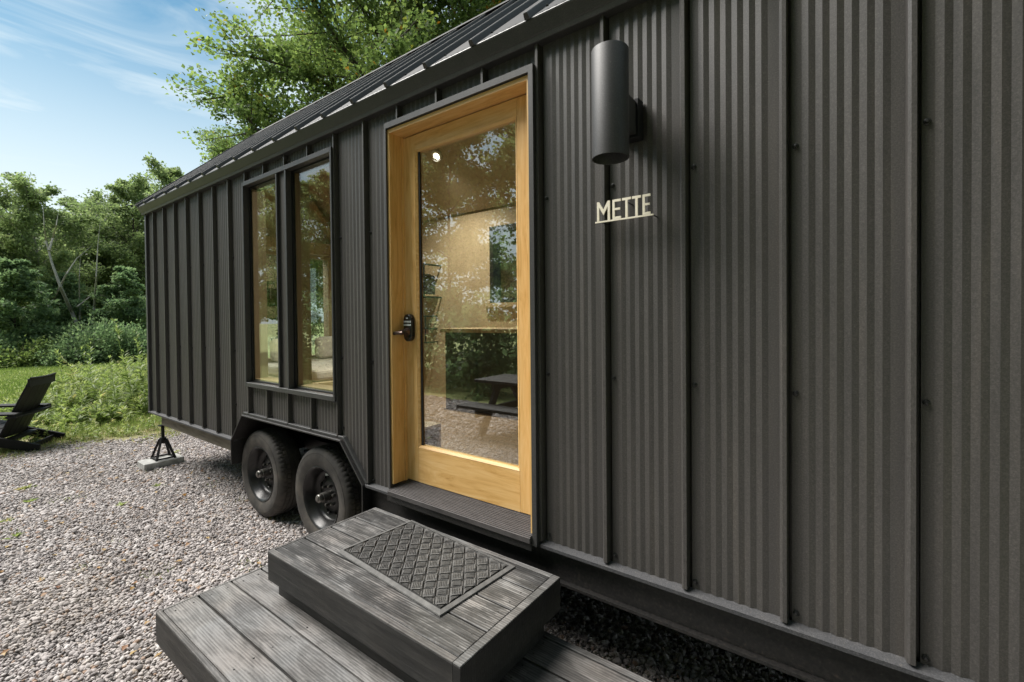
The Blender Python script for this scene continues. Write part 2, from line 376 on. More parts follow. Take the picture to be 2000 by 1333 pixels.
# ------------------------------------------------------------------ mesh helpers
WO = {}      # world origin of each object used as parent
class MB:
    def __init__(self):
        self.v, self.f = [], []
    def add(self, vs, fs):
        o = len(self.v)
        self.v.extend([tuple(map(float, p)) for p in vs])
        self.f.extend([tuple(i + o for i in q) for q in fs])
        return self
    def box(self, x0, x1, y0, y1, z0, z1):
        return self.add([(x0, y0, z0), (x1, y0, z0), (x1, y1, z0), (x0, y1, z0), (x0, y0, z1), (x1, y0, z1), (x1, y1, z1), (x0, y1, z1)],
                        [(3, 2, 1, 0), (4, 5, 6, 7), (0, 1, 5, 4), (1, 2, 6, 5), (2, 3, 7, 6), (3, 0, 4, 7)])
    def obox(self, a, b, w, h, up=(0, 0, 1)):
        """bar from a to b, w wide sideways, h thick along up"""
        a, b, up = Vector(a), Vector(b), Vector(up)
        d = (b - a).normalized(); s = d.cross(up).normalized(); t = s.cross(d)
        vs = []
        for p in (a, b):
            for i, j in ((-1, -1), (1, -1), (1, 1), (-1, 1)):
                vs.append(p + s * (w / 2 * i) + t * (h / 2 * j))
        return self.add(vs, [(0, 1, 2, 3), (7, 6, 5, 4), (0, 4, 5, 1), (1, 5, 6, 2), (2, 6, 7, 3), (3, 7, 4, 0)])
    def prism(self, poly, y0, y1):
        """x-z polygon extruded along y"""
        k = len(poly)
        vs = [(x, y0, z) for x, z in poly] + [(x, y1, z) for x, z in poly]
        fs = [tuple(range(k)), tuple(range(2 * k - 1, k - 1, -1))] + [(i, i + k, (i + 1) % k + k, (i + 1) % k) for i in range(k)]
        return self.add(vs, fs)
    def tube(self, pts, rr, seg=8, cap=True):
        pts = [Vector(p) for p in pts]
        if isinstance(rr, (int, float)):
            rr = [rr] * len(pts)
        vs, fs = [], []
        ref = Vector((0.31, 0.83, 0.47))
        for i, p in enumerate(pts):
            d = (pts[min(i + 1, len(pts) - 1)] - pts[max(i - 1, 0)]).normalized()
            s = d.cross(ref).normalized(); t = d.cross(s)
            for k in range(seg):
                a = 2 * math.pi * k / seg
                vs.append(p + (s * math.cos(a) + t * math.sin(a)) * rr[i])
        for i in range(len(pts) - 1):
            for k in range(seg):
                fs.append((i * seg + k, i * seg + (k + 1) % seg, (i + 1) * seg + (k + 1) % seg, (i + 1) * seg + k))
        if cap:
            fs.append(tuple(range(seg - 1, -1, -1)))
            fs.append(tuple(range((len(pts) - 1) * seg, len(pts) * seg)))
        return self.add(vs, fs)
    def lathe(self, prof, c, axis='y', seg=48, closed=False):
        """prof: (radius, offset along axis)"""
        vs, fs = [], []
        for k in range(seg):
            a = 2 * math.pi * k / seg
            for r_, o in prof:
                u, w = r_ * math.cos(a), r_ * math.sin(a)
                vs.append((c[0] + u, c[1] + o, c[2] + w) if axis == 'y' else (c[0] + u, c[1] + w, c[2] + o))
        m_ = len(prof)
        for k in range(seg):
            k2 = (k + 1) % seg
            for i in range(m_ if closed else m_ - 1):
                i2 = (i + 1) % m_
                fs.append((k * m_ + i, k * m_ + i2, k2 * m_ + i2, k2 * m_ + i))
        return self.add(vs, fs)
    def build(self, name, mat, parent=None, smooth=False, bevel=0.0, angle=35, loc=None, bseg=1):
        me = bpy.data.meshes.new(name)
        off = WO.get(parent.name, Vector((0, 0, 0))) if parent else (Vector(loc) if loc else Vector((0, 0, 0)))
        me.from_pydata([(x - off.x, y - off.y, z - off.z) for x, y, z in self.v], [], self.f)
        me.materials.append(MATS[mat])
        if smooth:
            me.polygons.foreach_set('use_smooth', [True] * len(me.polygons))
            if angle < 180:
                me.set_sharp_from_angle(angle=rad(angle))
        me.update()
        o = bpy.data.objects.new(name, me)
        COL.objects.link(o)
        if parent:
            o.parent = parent
            WO[o.name] = off.copy()
        else:
            o.location = off
            WO[o.name] = off.copy()
        if bevel:
            b = o.modifiers.new('bevel', 'BEVEL'); b.width = bevel; b.segments = bseg; b.limit_method = 'ANGLE'; b.angle_limit = rad(40)
        return o

def tag(o, label=None, cat=None, group=None, kind=None):
    if label: o['label'] = label
    if cat: o['category'] = cat
    if group: o['group'] = group
    if kind: o['kind'] = kind
    return o

def thing(name, loc, label, cat, rz=0.0, group=None):
    o = bpy.data.objects.new(name, None)
    o.empty_display_size = 0.2
    COL.objects.link(o)
    o.location = loc
    o.rotation_euler = (0, 0, rz)
    WO[o.name] = Vector(loc) if rz == 0 else Vector((0, 0, 0))   # rotated things are modelled in their own space
    return tag(o, label, cat, group)

def piece(o_src, parent, loc, name=None):
    c = o_src.copy(); COL.objects.link(c); c.parent = parent; c.location = loc
    return c

# ------------------------------------------------------------------ ground
g = MB().add([(-260, -260, 0), (260, -260, 0), (260, 260, 0), (-260, 260, 0)], [(0, 1, 2, 3)])
tag(g.build('ground', 'ground_soil'), 'mown green lawn reaching to the wood', kind='structure')

def edge_x(y):       # left border of the gravel
    return -6.75 + 0.22 * math.sin(y * 1.9 + 0.5) + 0.12 * math.sin(y * 4.7) + (0.16 * (y - 0.3) if y > 0.3 else 0) * -1
ys = np.arange(-4.6, 6.01, 0.15)
poly = [(edge_x(y), y) for y in ys]
vs_ = [(x, y, 0.008) for x, y in poly] + [(2.7 + 0.2 * math.sin(y * 2.2), y, 0.008) for x, y in poly]
k = len(poly)
b = MB().add(vs_, [(i, i + k, i + k + 1, i + 1) for i in range(k - 1)])
tag(b.build('gravel_path', 'gravel_bed'), 'pale gravel yard around the cabin', kind='structure')
# trampled verge between gravel and grass
vs_ = [(x - 2.4 - 0.5 * math.sin(y * 1.3 + 2), y, 0.004) for x, y in poly] + [(x + 0.12, y, 0.004) for x, y in poly]
b = MB().add(vs_, [(i, i + k, i + k + 1, i + 1) for i in range(k - 1)])
tag(b.build('verge', 'verge_soil'), 'dry trampled verge beside the gravel', kind='structure')

# ------------------------------------------------------------------ the cabin on wheels
PT = 0.305
XL, XR = -5.12, 3.05
YB = 2.50                    # rear face
ZB, ZT = 0.60, 2.785         # wall bottom, wall top
FLOOR = 0.65
house = thing('tiny_house', (-1.0, 1.25, 0), 'charcoal standing seam metal tiny house on a tandem axle trailer', 'tiny house')

WELL = [(-3.0, ZB), (-2.805, 0.82), (-1.461, 0.82), (-1.243, ZB)]
def well_z(x):
    if x <= WELL[0][0] or x >= WELL[3][0]: return ZB
    if x < WELL[1][0]: return ZB + (x - WELL[0][0]) / (WELL[1][0] - WELL[0][0]) * (0.82 - ZB)
    if x > WELL[2][0]: return ZB + (WELL[3][0] - x) / (WELL[3][0] - WELL[2][0]) * (0.82 - ZB)
    return 0.82
A_, B_ = 0.0567, 0.01775
PROF = [(0.0, 0.028), (0.0205, 0.028), (0.022, 0.046), (0.0285, 0.046), (0.0297, 0.028), (A_, 0.028)] + [(A_ + B_ * (i + 1), 0.0237 if i % 2 == 0 else 0.028) for i in range(12)] + [(PT, 0.028)]

def pan_mesh(k, zbf, zt, x0=-99, x1=99):
    xs = sorted(set([k * PT + p[0] for p in PROF] + [q[0] for q in WELL if k * PT < q[0] < (k + 1) * PT] + [q for q in (x0, x1) if k * PT < q < (k + 1) * PT]))
    xs = [x for x in xs if x0 - 1e-6 <= x <= x1 + 1e-6]
    yy = np.interp([x - k * PT for x in xs], [p[0] for p in PROF], [p[1] for p in PROF])
    m_ = MB()
    vs = [(x, y, zbf(x)) for x, y in zip(xs, yy)] + [(x, y, zt) for x, y in zip(xs, yy)]
    q = len(xs)
    m_.add(vs, [(i, i + 1, i + 1 + q, i + q) for i in range(q - 1)])
    return m_
SEAM = [(-0.004, 0.029), (-0.001, 0.0065), (0.0065, 0.0), (0.0175, 0.0), (0.019, 0.002), (0.0215, 0.046)]
def seam_mesh(x, z0, z1):
    m_ = MB(); k_ = len(SEAM)
    m_.add([(x + a, b_, z) for z in (z0, z1) for a, b_ in SEAM],
           [(i, i + 1, i + 1 + k_, i + k_) for i in range(k_ - 1)] + [tuple(range(k_ - 1, -1, -1)), tuple(range(k_, 2 * k_))])
    return m_
def screw_mesh(x, z):
    m_ = MB()
    return m_.lathe([(0.0001, -0.012), (0.0042, -0.0112), (0.006, -0.008), (0.006, -0.004), (0.0092, -0.0025), (0.0092, 0.001)], (x, 0.028, z), 'y', 10)

def wall_panel(k, zbf, zt, x0=-99, x1=99, seam=True, screws=()):
    p = pan_mesh(k, zbf, zt, x0, x1).build('wall_panel', 'cladding', house)
    if seam:
        seam_mesh(k * PT, zbf(k * PT) + 0.002, zt).build('seam', 'cladding', p)
    for z in screws:
        if z > zbf(k * PT + 0.035) + 0.02:
            screw_mesh(k * PT + 0.041, z + random.uniform(-0.008, 0.008)).build('screw', 'screw_metal', p, smooth=True)
    return p
flat = lambda x: ZB + 0.012
cut = lambda x: well_z(x) + 0.012
SC = (0.638, 1.34, 2.10)
for k in range(-17, 10):
    if k == -17:
        wall_panel(k, flat, ZT, x0=XL, seam=False)
    elif k < -10 or k > -1:
        wall_panel(k, flat, ZT, screws=SC)
    elif k == -10 or k == -5:
        wall_panel(k, cut, ZT, screws=SC + (0.9,))
    elif -9 <= k <= -6:
        wall_panel(k, cut, 1.066, screws=(0.87,))
        wall_panel(k, lambda x: 2.668, ZT, screws=(2.70,))
    elif k == -4:
        wall_panel(k, cut, ZT, x1=-0.972, screws=SC)
        wall_panel(k, lambda x: 2.655, ZT, x0=-0.972, seam=False)
    else:
        wall_panel(k, lambda x: 2.655, ZT, screws=(2.685,))
# corner post trim at the far end and drip flashing under the sheets
MB().box(XL - 0.012, XL + 0.03, 0.0, 0.05, ZB + 0.01, ZT).build('corner_trim', 'trim_metal', house)
def flashing(x0, x1):
    m_ = MB()
    m_.add([(x0, 0.03, ZB + 0.013), (x1, 0.03, ZB + 0.013), (x1, -0.004, ZB + 0.001), (x0, -0.004, ZB + 0.001),
            (x0, -0.004, ZB - 0.012), (x1, -0.004, ZB - 0.012), (x1, 0.03, ZB - 0.012), (x0, 0.03, ZB - 0.012)],
           [(0, 3, 2, 1), (3, 4, 5, 2), (4, 7, 6, 5), (0, 1, 6, 7), (0, 7, 4, 3), (1, 2, 5, 6)])
    m_.build('drip_flashing', 'roof_metal', house)
flashing(XL - 0.01, WELL[0][0]); flashing(WELL[3][0], -0.985); flashing(0.012, XR)

# wall core with its openings, lined with plywood inside
WIN = (-2.745, -1.523, 1.07, 2.665)
MULL = (-2.224, -2.078)
DOOR = (-0.962, -0.036, 0.65, 2.615)
YC0, YC1, YC2 = 0.050, 0.125, 0.140
segs = [(XL + 0.01, -3.0, ZB, ZT), (-3.0, WIN[0], 0.835, ZT), (WIN[0], WIN[1], 0.835, WIN[2]), (WIN[0], WIN[1], WIN[3], ZT),
        (MULL[0], MULL[1], WIN[2], WIN[3]), (WIN[1], WELL[3][0], 0.835, ZT), (WELL[3][0], DOOR[0] - 0.017, ZB, ZT),
        (DOOR[0] - 0.017, DOOR[1] + 0.017, DOOR[3] + 0.021, ZT), (DOOR[1] + 0.017, XR, ZB, ZT)]
c1, c2 = MB(), MB()
for x0, x1, z0, z1 in segs:
    c1.box(x0, x1, YC0, YC1, z0, z1)
    c2.box(x0, x1, YC1 + 0.001, YC2, max(z0, FLOOR), 2.90 if z1 == ZT else z1)
c1.build('wall_core', 'dark_frame', house)
c2.build('wall_lining', 'interior_ply', house)
# rear wall with a window opening, both skins
RW = [(-2.2, -1.35, 1.76, 2.62), (-4.4, -3.75, 1.5, 2.5)]
def wall_with_holes(holes, a0, a1, z0, z1):
    """rectangles covering [a0,a1]x[z0,z1] minus holes"""
    xs = sorted({a0, a1, *[h[0] for h in holes], *[h[1] for h in holes]})
    out = []
    for p, q in zip(xs[:-1], xs[1:]):
        hs = [h for h in holes if h[0] <= p + 1e-9 and h[1] >= q - 1e-9]
        if hs:
            out += [(p, q, z0, hs[0][2]), (p, q, hs[0][3], z1)]
        else:
            out.append((p, q, z0, z1))
    return out
c1, c2 = MB(), MB()
for x0, x1, z0, z1 in wall_with_holes(RW, XL, XR, ZB, ZT):
    c1.box(x0, x1, YB - 0.10, YB, z0, z1)
    c2.box(x0, x1, YB - 0.115, YB - 0.101, max(z0, FLOOR), 2.90 if z1 == ZT else z1)
c1.build('rear_wall', 'cladding', house)
c2.build('rear_lining', 'interior_ply', house)
for x0, x1, z0, z1 in RW:
    w = MB().box(x0, x0 + 0.05, YB - 0.12, YB + 0.01, z0, z1).box(x1 - 0.05, x1, YB - 0.12, YB + 0.01, z0, z1)
    w.box(x0 + 0.05, x1 - 0.05, YB - 0.12, YB + 0.01, z0, z0 + 0.05).box(x0 + 0.05, x1 - 0.05, YB - 0.12, YB + 0.01, z1 - 0.05, z1)
    w = w.build('rear_window', 'dark_frame', house)
    MB().box(x0 - 0.06, x1 + 0.06, YB - 0.17, YB - 0.116, z0 - 0.05, z0 - 0.001).build('sill', 'interior_beam', w)
    MB().box(x0 + 0.05, x1 - 0.05, YB - 0.05, YB - 0.045, z0 + 0.05, z1 - 0.05).build('pane', 'window_glass', w)
# gable ends
RIDGE_Y, RIDGE_Z = 1.25, 4.03
GW = [(0.30, 0.95, 1.05, 2.5), (1.16, 1.53, 1.05, 2.5), (1.76, 2.14, 1.05, 2.5)]
def gable(x0, x1, holes, mat, name, z0, inset=0.0):
    m_ = MB()
    for y0, y1, a, c in wall_with_holes(holes, inset + 0.034, YB - inset, z0, ZT):
        m_.box(x0, x1, y0, y1, a, c)
    pr = [(inset + 0.034, ZT), (YB - inset, ZT), (RIDGE_Y, RIDGE_Z - 0.06 - inset)]
    vs = [(x, y, z) for x in (x0, x1) for y, z in pr]
    m_.add(vs, [(0, 1, 2), (5, 4, 3), (0, 3, 4, 1), (1, 4, 5, 2), (2, 5, 3, 0)])
    m_.build(name, mat, house)
gable(XL, XL + 0.10, GW, 'cladding', 'gable_wall', ZB)
gable(XL + 0.101, XL + 0.115, GW, 'interior_ply', 'gable_lining', FLOOR, 0.105)
gable(XR - 0.1, XR, [], 'cladding', 'gable_wall', ZB)
gable(XR - 0.115, XR - 0.101, [], 'interior_ply', 'gable_lining', FLOOR, 0.105)
for y0, y1, z0, z1 in GW:
    w = MB()
    for a0, a1, q0, q1 in ((y0, y0 + 0.035, z0, z1), (y1 - 0.035, y1, z0, z1), (y0 + 0.035, y1 - 0.035, z0, z0 + 0.04), (y0 + 0.035, y1 - 0.035, z1 - 0.04, z1)):
        w.box(XL - 0.01, XL + 0.12, a0, a1, q0, q1)
    w = w.build('gable_window', 'interior_beam', house)
    MB().box(XL + 0.05, XL + 0.055, y0 + 0.035, y1 - 0.035, z0 + 0.04, z1 - 0.04).build('pane', 'window_glass', w)
# timber posts, header and brace inside the far room
MB().box(XL + 0.12, XL + 0.22, 0.96, 1.15, FLOOR, 2.5).build('timber_post', 'interior_beam', house, bevel=0.004)
MB().box(XL + 0.12, XL + 0.22, 1.55, 1.745, FLOOR, 2.5).build('timber_post', 'interior_beam', house, bevel=0.004)
MB().box(XL + 0.12, XL + 0.24, 0.2, 2.38, 2.505, 2.67).build('timber_header', 'interior_beam', house, bevel=0.004)
MB().obox((XL + 0.2, 1.80, 3.22), (XL + 0.2, 2.16, 2.70), 0.06, 0.11, (1, 0, 0)).build('timber_brace', 'interior_beam', house, bevel=0.004)
# floor and ceiling
MB().box(XL + 0.1, -3.02, 0.1405, YB - 0.116, ZB + 0.01, FLOOR).box(-3.02, -1.22, 0.62, YB - 0.116, ZB + 0.01, FLOOR).box(-1.22, XR - 0.1, 0.1405, YB - 0.116, ZB + 0.01, FLOOR).build('floor', 'interior_floor', house)
MB().box(-3.02, -1.22, 0.1405, 0.62, 0.83, 0.85).box(-3.02, -1.22, 0.605, 0.62, FLOOR, 0.83).build('wheel_box', 'interior_ply', house)
sl = (RIDGE_Z - 2.83) / (RIDGE_Y + 0.045)
c = MB()
for s in (0, 1):
    yo = (lambda y: y) if s == 0 else (lambda y: 2 * RIDGE_Y - y)
    c.add([(XL + 0.1, yo(0.1405), 2.83), (XR - 0.1, yo(0.1405), 2.83), (XR - 0.1, yo(RIDGE_Y), 2.83 + sl * (RIDGE_Y - 0.1405)), (XL + 0.1, yo(RIDGE_Y), 2.83 + sl * (RIDGE_Y - 0.1405))], [(0, 1, 2, 3)])
c.build('ceiling', 'interior_ply', house)

# roof: sheets with seams, ridge cap, fascia, rake trim
roof = MB()
EY, EZ = -0.050, 2.832
sdir = Vector((0, RIDGE_Y - EY, RIDGE_Z - EZ)); SLEN = sdir.length; sdir.normalize()
snrm = Vector((0, -sdir.z, sdir.y))
roof.add([(XL - 0.02, 0.0, 2.80), (XR + 0.02, 0.0, 2.80), (XR + 0.02, RIDGE_Y, RIDGE_Z - 0.05), (XL - 0.02, RIDGE_Y, RIDGE_Z - 0.05),
          (XL - 0.02, YB, 2.80), (XR + 0.02, YB, 2.80)], [(0, 1, 2, 3), (3, 2, 5, 4)])
roof = roof.build('roof', 'roof_metal', house)
def on_roof(x, h, t, back=False):
    p = Vector((0, EY, EZ)) + sdir * t + snrm * h
    return (x, p.y if not back else 2 * RIDGE_Y - p.y, p.z)
for k in range(-17, 10):
    for back in (False, True):
        x0 = XL - 0.02 if k == -17 else k * PT
        pr = [(x, 0.004 + (0.028 - y) * 0.35) for x, y in [(k * PT + p[0], p[1]) for p in PROF if p[1] < 0.03] if x >= x0 - 1e-6]
        if k == -17: pr = [(x0, 0.004)] + pr
        q = len(pr)
        m_ = MB().add([on_roof(x, h, t, back) for t in (0, SLEN) for x, h in pr], [(i, i + 1, i + 1 + q, i + q) if not back else (i, i + q, i + 1 + q, i + 1) for i in range(q - 1)])
        m_.build('roof_panel', 'roof_metal', roof)
        if k > -17 or True:
            xs = k * PT if k > -17 else x0 + 0.004
            sp = [(xs - 0.004, 0.003), (xs, 0.027), (xs + 0.003, 0.03), (xs + 0.016, 0.03), (xs + 0.019, 0.027), (xs + 0.0225, 0.003)]
            MB().add([on_roof(x, h, t, back) for t in (-0.012, SLEN) for x, h in sp],
                     [(i, i + 1, i + 7, i + 6) if not back else (i, i + 6, i + 7, i + 1) for i in range(5)] + [(5, 4, 3, 2, 1, 0), (6, 7, 8, 9, 10, 11)]).build('roof_seam', 'trim_metal', roof)
        if not back and k > -17:
            p = on_roof(k * PT + 0.045, 0.004, 0.13)
            MB().tube([p, (p[0], p[1] + snrm.y * 0.008, p[2] + snrm.z * 0.008)], [0.006, 0.0045], 8).build('roof_screw', 'screw_metal', roof)
MB().add([(XL - 0.03, RIDGE_Y - 0.11, RIDGE_Z - 0.055), (XR + 0.03, RIDGE_Y - 0.11, RIDGE_Z - 0.055), (XR + 0.03, RIDGE_Y, RIDGE_Z + 0.05), (XL - 0.03, RIDGE_Y, RIDGE_Z + 0.05),
          (XL - 0.03, RIDGE_Y + 0.11, RIDGE_Z - 0.055), (XR + 0.03, RIDGE_Y + 0.11, RIDGE_Z - 0.055)], [(0, 1, 2, 3), (3, 2, 5, 4)]).build('ridge_cap', 'roof_metal', roof)
def strip(prof, x0, x1):
    m_ = MB(); q = len(prof)
    return m_.add([(x, y, z) for x in (x0, x1) for y, z in prof], [(i, i + 1, i + 1 + q, i + q) for i in range(q - 1)] + [tuple(range(q)), tuple(range(2 * q - 1, q - 1, -1))])
FAS = [(0.03, 2.752), (-0.013, 2.752), (-0.016, 2.754), (-0.022, 2.772), (-0.026, 2.776), (-0.054, 2.822), (-0.056, 2.828), (-0.053, 2.834), (-0.03, 2.85), (0.03, 2.85)]
strip(FAS, XL - 0.035, XR + 0.03).build('fascia', 'trim_metal', roof)
strip([(2 * RIDGE_Y - y, z) for y, z in FAS][::-1], XL - 0.035, XR + 0.03).build('fascia', 'trim_metal', roof)
for xe in (XL - 0.022, XR + 0.022):
    for back in (False, True):
        vs = []
        for dxx in (-0.012, 0.012):
            for t, h in ((0.0, 0.04), (SLEN, 0.04), (SLEN, -0.10), (0.08, -0.10)):
                p = on_roof(xe + dxx, h, t, back); vs.append(p)
        MB().add(vs, [(0, 1, 2, 3), (7, 6, 5, 4), (0, 4, 5, 1), (1, 5, 6, 2), (2, 6, 7, 3), (3, 7, 4, 0)]).build('rake_trim', 'trim_metal', roof)

# front windows: each in a dark reveal, one metal trim round both
tr = MB()
TX0, TX1, TZ0, TZ1 = WIN[0] - 0.002, WIN[1] + 0.006, WIN[2] - 0.002, WIN[3] + 0.004
for a0, a1, q0, q1 in ((TX0, TX0 + 0.018, TZ0, TZ1), (TX1 - 0.018, TX1, TZ0, TZ1), (TX0 + 0.018, TX1 - 0.018, TZ1 - 0.033, TZ1), (TX0 + 0.018, TX1 - 0.018, TZ0, TZ0 + 0.033)):
    tr.box(a0, a1, -0.012, 0.032, q0, q1)
tr.build('window_trim', 'trim_metal', house, bevel=0.002)
ml = MB()
ml.box(MULL[0], MULL[0] + 0.018, -0.010, 0.032, TZ0 + 0.033, TZ1 - 0.033).box(MULL[1] - 0.020, MULL[1], -0.010, 0.032, TZ0 + 0.033, TZ1 - 0.033)
ml.build('mullion_trim', 'trim_metal', house, bevel=0.002)
MB().box(MULL[0] + 0.018, MULL[1] - 0.020, 0.010, 0.032, TZ0 + 0.033, TZ1 - 0.033).build('mullion_panel', 'cladding', house)
for x0, x1 in ((WIN[0] + 0.012, MULL[0] + 0.002), (MULL[1] - 0.002, WIN[1] - 0.009)):
    z0, z1 = WIN[2] + 0.031, WIN[3] - 0.029
    w = MB()
    for a0, a1, q0, q1 in ((x0, x0 + 0.014, z0, z1), (x1 - 0.014, x1, z0, z1), (x0 + 0.014, x1 - 0.014, z0, z0 + 0.012), (x0 + 0.014, x1 - 0.014, z1 - 0.012, z1)):
        w.box(a0, a1, 0.033, 0.115, q0, q1)
    w = w.build('window', 'dark_frame', house)
    MB().box(x0 + 0.014, x1 - 0.014, 0.042, 0.048, z0 + 0.012, z1 - 0.012).build('pane', 'window_glass', w)
    MB().box(x0 + 0.0145, x1 - 0.0145, 0.050, 0.17, z0 + 0.0125, z0 + 0.022).build('sill', 'interior_beam', w)
    for xa, xb in ((x0 + 0.0142, x0 + 0.022), (x1 - 0.022, x1 - 0.0142)):
        MB().box(xa, xb, 0.050, 0.15, z0 + 0.0225, z1 - 0.0125).build('jamb_lining', 'interior_beam', w)

# entry door
dr = MB().box(-0.956, -0.042, 0.095, 0.1, DOOR[2], 0.662)
DX0, DX1, DZ0, DZ1 = -0.957, -0.042, 0.668, 2.608
GX0, GX1, GZ0, GZ1 = -0.858, -0.158, 0.862, 2.525
door = MB().box(DX0, GX0, 0.088, 0.132, DZ0, DZ1).build('door', 'pine_upright', house, bevel=0.0015)
MB().box(GX1, DX1, 0.088, 0.132, DZ0, DZ1).build('stile', 'pine_upright', door, bevel=0.0015)
MB().box(GX0 + 0.0005, GX1 - 0.0005, 0.0885, 0.1315, GZ1, DZ1).build('top_rail', 'pine_level', door)
MB().box(GX0 + 0.0005, GX1 - 0.0005, 0.0885, 0.1315, DZ0, GZ0).build('bottom_rail', 'pine_level', door)
bd = 0.012
def mitre(x0, x1, z0, z1, w, ya, yb):
    m_ = MB()
    o_ = [(x0, z0), (x1, z0), (x1, z1), (x0, z1)]; i_ = [(x0 + w, z0 + w), (x1 - w, z0 + w), (x1 - w, z1 - w), (x0 + w, z1 - w)]
    vs = [(x, ya, z) for x, z in o_] + [(x, yb, z) for x, z in i_] + [(x, 0.125, z) for x, z in i_]
    return m_.add(vs, [f_ for i in range(4) for f_ in ((i, (i + 1) % 4, (i + 1) % 4 + 4, i + 4), (i + 4, (i + 1) % 4 + 4, (i + 1) % 4 + 8, i + 8))])
mitre(GX0 + 0.0005, GX1 - 0.0005, GZ0 + 0.0005, GZ1 - 0.0005, bd, 0.0875, 0.096).build('glazing_bead', 'pine_level', door)
MB().box(GX0 + bd, GX1 - bd, 0.107, 0.113, GZ0 + bd, GZ1 - bd).build('pane', 'door_glass', door)
MB().box(GX0 + bd + 0.001, GX0 + bd + 0.014, 0.1, 0.106, GZ0 + bd, GZ1 - bd).build('glazing_gasket', 'dark_frame', door)
# keypad lock with lever
KX, KZ = -0.905, 1.535
kp = []
for i in range(24):
    a = 2 * math.pi * i / 24
    kp.append((KX + 0.035 * math.cos(a), KZ + 0.035 * math.sin(a) + (0.042 if math.sin(a) >= 0 else -0.042)))
MB().prism(kp, 0.058, 0.0878).build('lock_plate', 'keypad_black', door, smooth=True, bevel=0.006, bseg=3)
dg = MB()
for row, zz in enumerate((KZ + 0.034, KZ + 0.016)):
    for i in range(5):
        dg.box(KX - 0.027 + i * 0.0125, KX - 0.0185 + i * 0.0125, 0.0565, 0.0578, zz - 0.005, zz + 0.005)
dg.box(KX - 0.008, KX + 0.008, 0.0565, 0.0578, KZ + 0.05, KZ + 0.057)
tag(dg.build('key', 'digit_white', door), 'two rows of pale keypad digits', kind='stuff')
lv = MB().tube([(KX, 0.0585, KZ - 0.022), (KX, 0.04, KZ - 0.022), (KX, 0.012, KZ - 0.026)], [0.024, 0.017, 0.015], 14)
lv.tube([(KX + 0.012, 0.016, KZ - 0.028), (KX - 0.03, 0.010, KZ - 0.028), (KX - 0.075, 0.014, KZ - 0.034), (KX - 0.105, 0.024, KZ - 0.038)], [0.009, 0.0105, 0.009, 0.0065], 10)
lv.build('lever_handle', 'bronze', door, smooth=True)
# jambs, outer metal trim, threshold
jm = MB().box(DOOR[0] - 0.016, DOOR[0], -0.004, 0.14, 0.66, DOOR[3] + 0.02).build('door_jamb', 'pine_upright', house)
MB().box(DOOR[1], DOOR[1] + 0.016, -0.004, 0.14, 0.60, DOOR[3] + 0.02).build('door_jamb', 'pine_upright', house)
MB().box(DOOR[0] + 0.0003, DOOR[1] - 0.0003, -0.0037, 0.14, DOOR[3], DOOR[3] + 0.02).build('door_head', 'pine_level', house)
MB().box(DOOR[0] + 0.0003, DOOR[0] + 0.012, 0.075, 0.0875, 0.66, DOOR[3]).build('door_stop', 'pine_upright', house)
MB().box(-0.990, -0.9785, -0.016, 0.03, ZB + 0.0, 2.668).build('door_trim', 'trim_metal', house)
MB().box(-0.0195, 0.004, -0.018, 0.03, ZB - 0.008, 2.668).build('door_trim', 'trim_metal', house)
MB().box(-0.9783, -0.0197, -0.018, 0.03, 2.638, 2.668).build('door_trim', 'trim_metal', house)
th = MB().add([(-0.978, -0.035, 0.628), (-0.022, -0.035, 0.628), (-0.022, 0.094, 0.664), (-0.978, 0.094, 0.664), (-0.978, -0.035, 0.606), (-0.022, -0.035, 0.606), (-0.022, 0.094, 0.606), (-0.978, 0.094, 0.606)],
              [(0, 1, 2, 3), (0, 4, 5, 1), (0, 3, 7, 4), (1, 5, 6, 2), (4, 7, 6, 5), (2, 6, 7, 3)]).build('threshold', 'sill_metal', house)
for i in range(13):
    t = (i + 0.6) / 13.5
    y = -0.035 + 0.129 * t; z = 0.628 + 0.036 * t
    MB().box(-0.977, -0.023, y, y + 0.0042, z - 0.002, z + 0.0035).build('tread_rib', 'sill_metal', th)
MB().box(-1.0, -0.022, -0.022, 0.02, 0.566, 0.604).build('sill_support', 'black_steel', house, bevel=0.003)

# chassis
MB().box(-4.98, -3.04, 0.075, 0.115, 0.452, 0.586).build('timber_beam', 'treated_lumber', house, bevel=0.003)
MB().box(WELL[3][0] + 0.002, XR - 0.05, 0.045, 0.055, 0.452, 0.587).build('steel_beam', 'black_steel', house)
MB().box(WELL[3][0] + 0.002, XR - 0.05, 0.020, 0.12, 0.440, 0.451).build('beam_flange', 'black_steel', house)
MB().box(WELL[3][0] + 0.002, XR - 0.05, 0.018, 0.12, 0.5755, 0.5865).build('beam_flange', 'black_steel', house)
MB().box(XL + 0.15, XR - 0.15, YB - 0.12, YB - 0.05, 0.44, 0.59).build('steel_beam', 'black_steel', house)
MB().box(XL + 0.12, -3.06, 0.13, YB - 0.02, 0.55, 0.599).build('underfloor', 'black_steel', house)
MB().box(-3.06, -1.2, 0.6, YB - 0.5, 0.5, 0.599).build('underfloor', 'black_steel', house)
MB().box(-1.2, XR - 0.12, 0.13, YB - 0.02, 0.55, 0.599).build('underfloor', 'black_steel', house)
for xb in (-4.2, -0.4, 0.6, 1.6, 2.6):
    MB().box(xb, xb + 0.07, 0.13, YB - 0.13, 0.45, 0.5495).build('cross_member', 'black_steel', house)
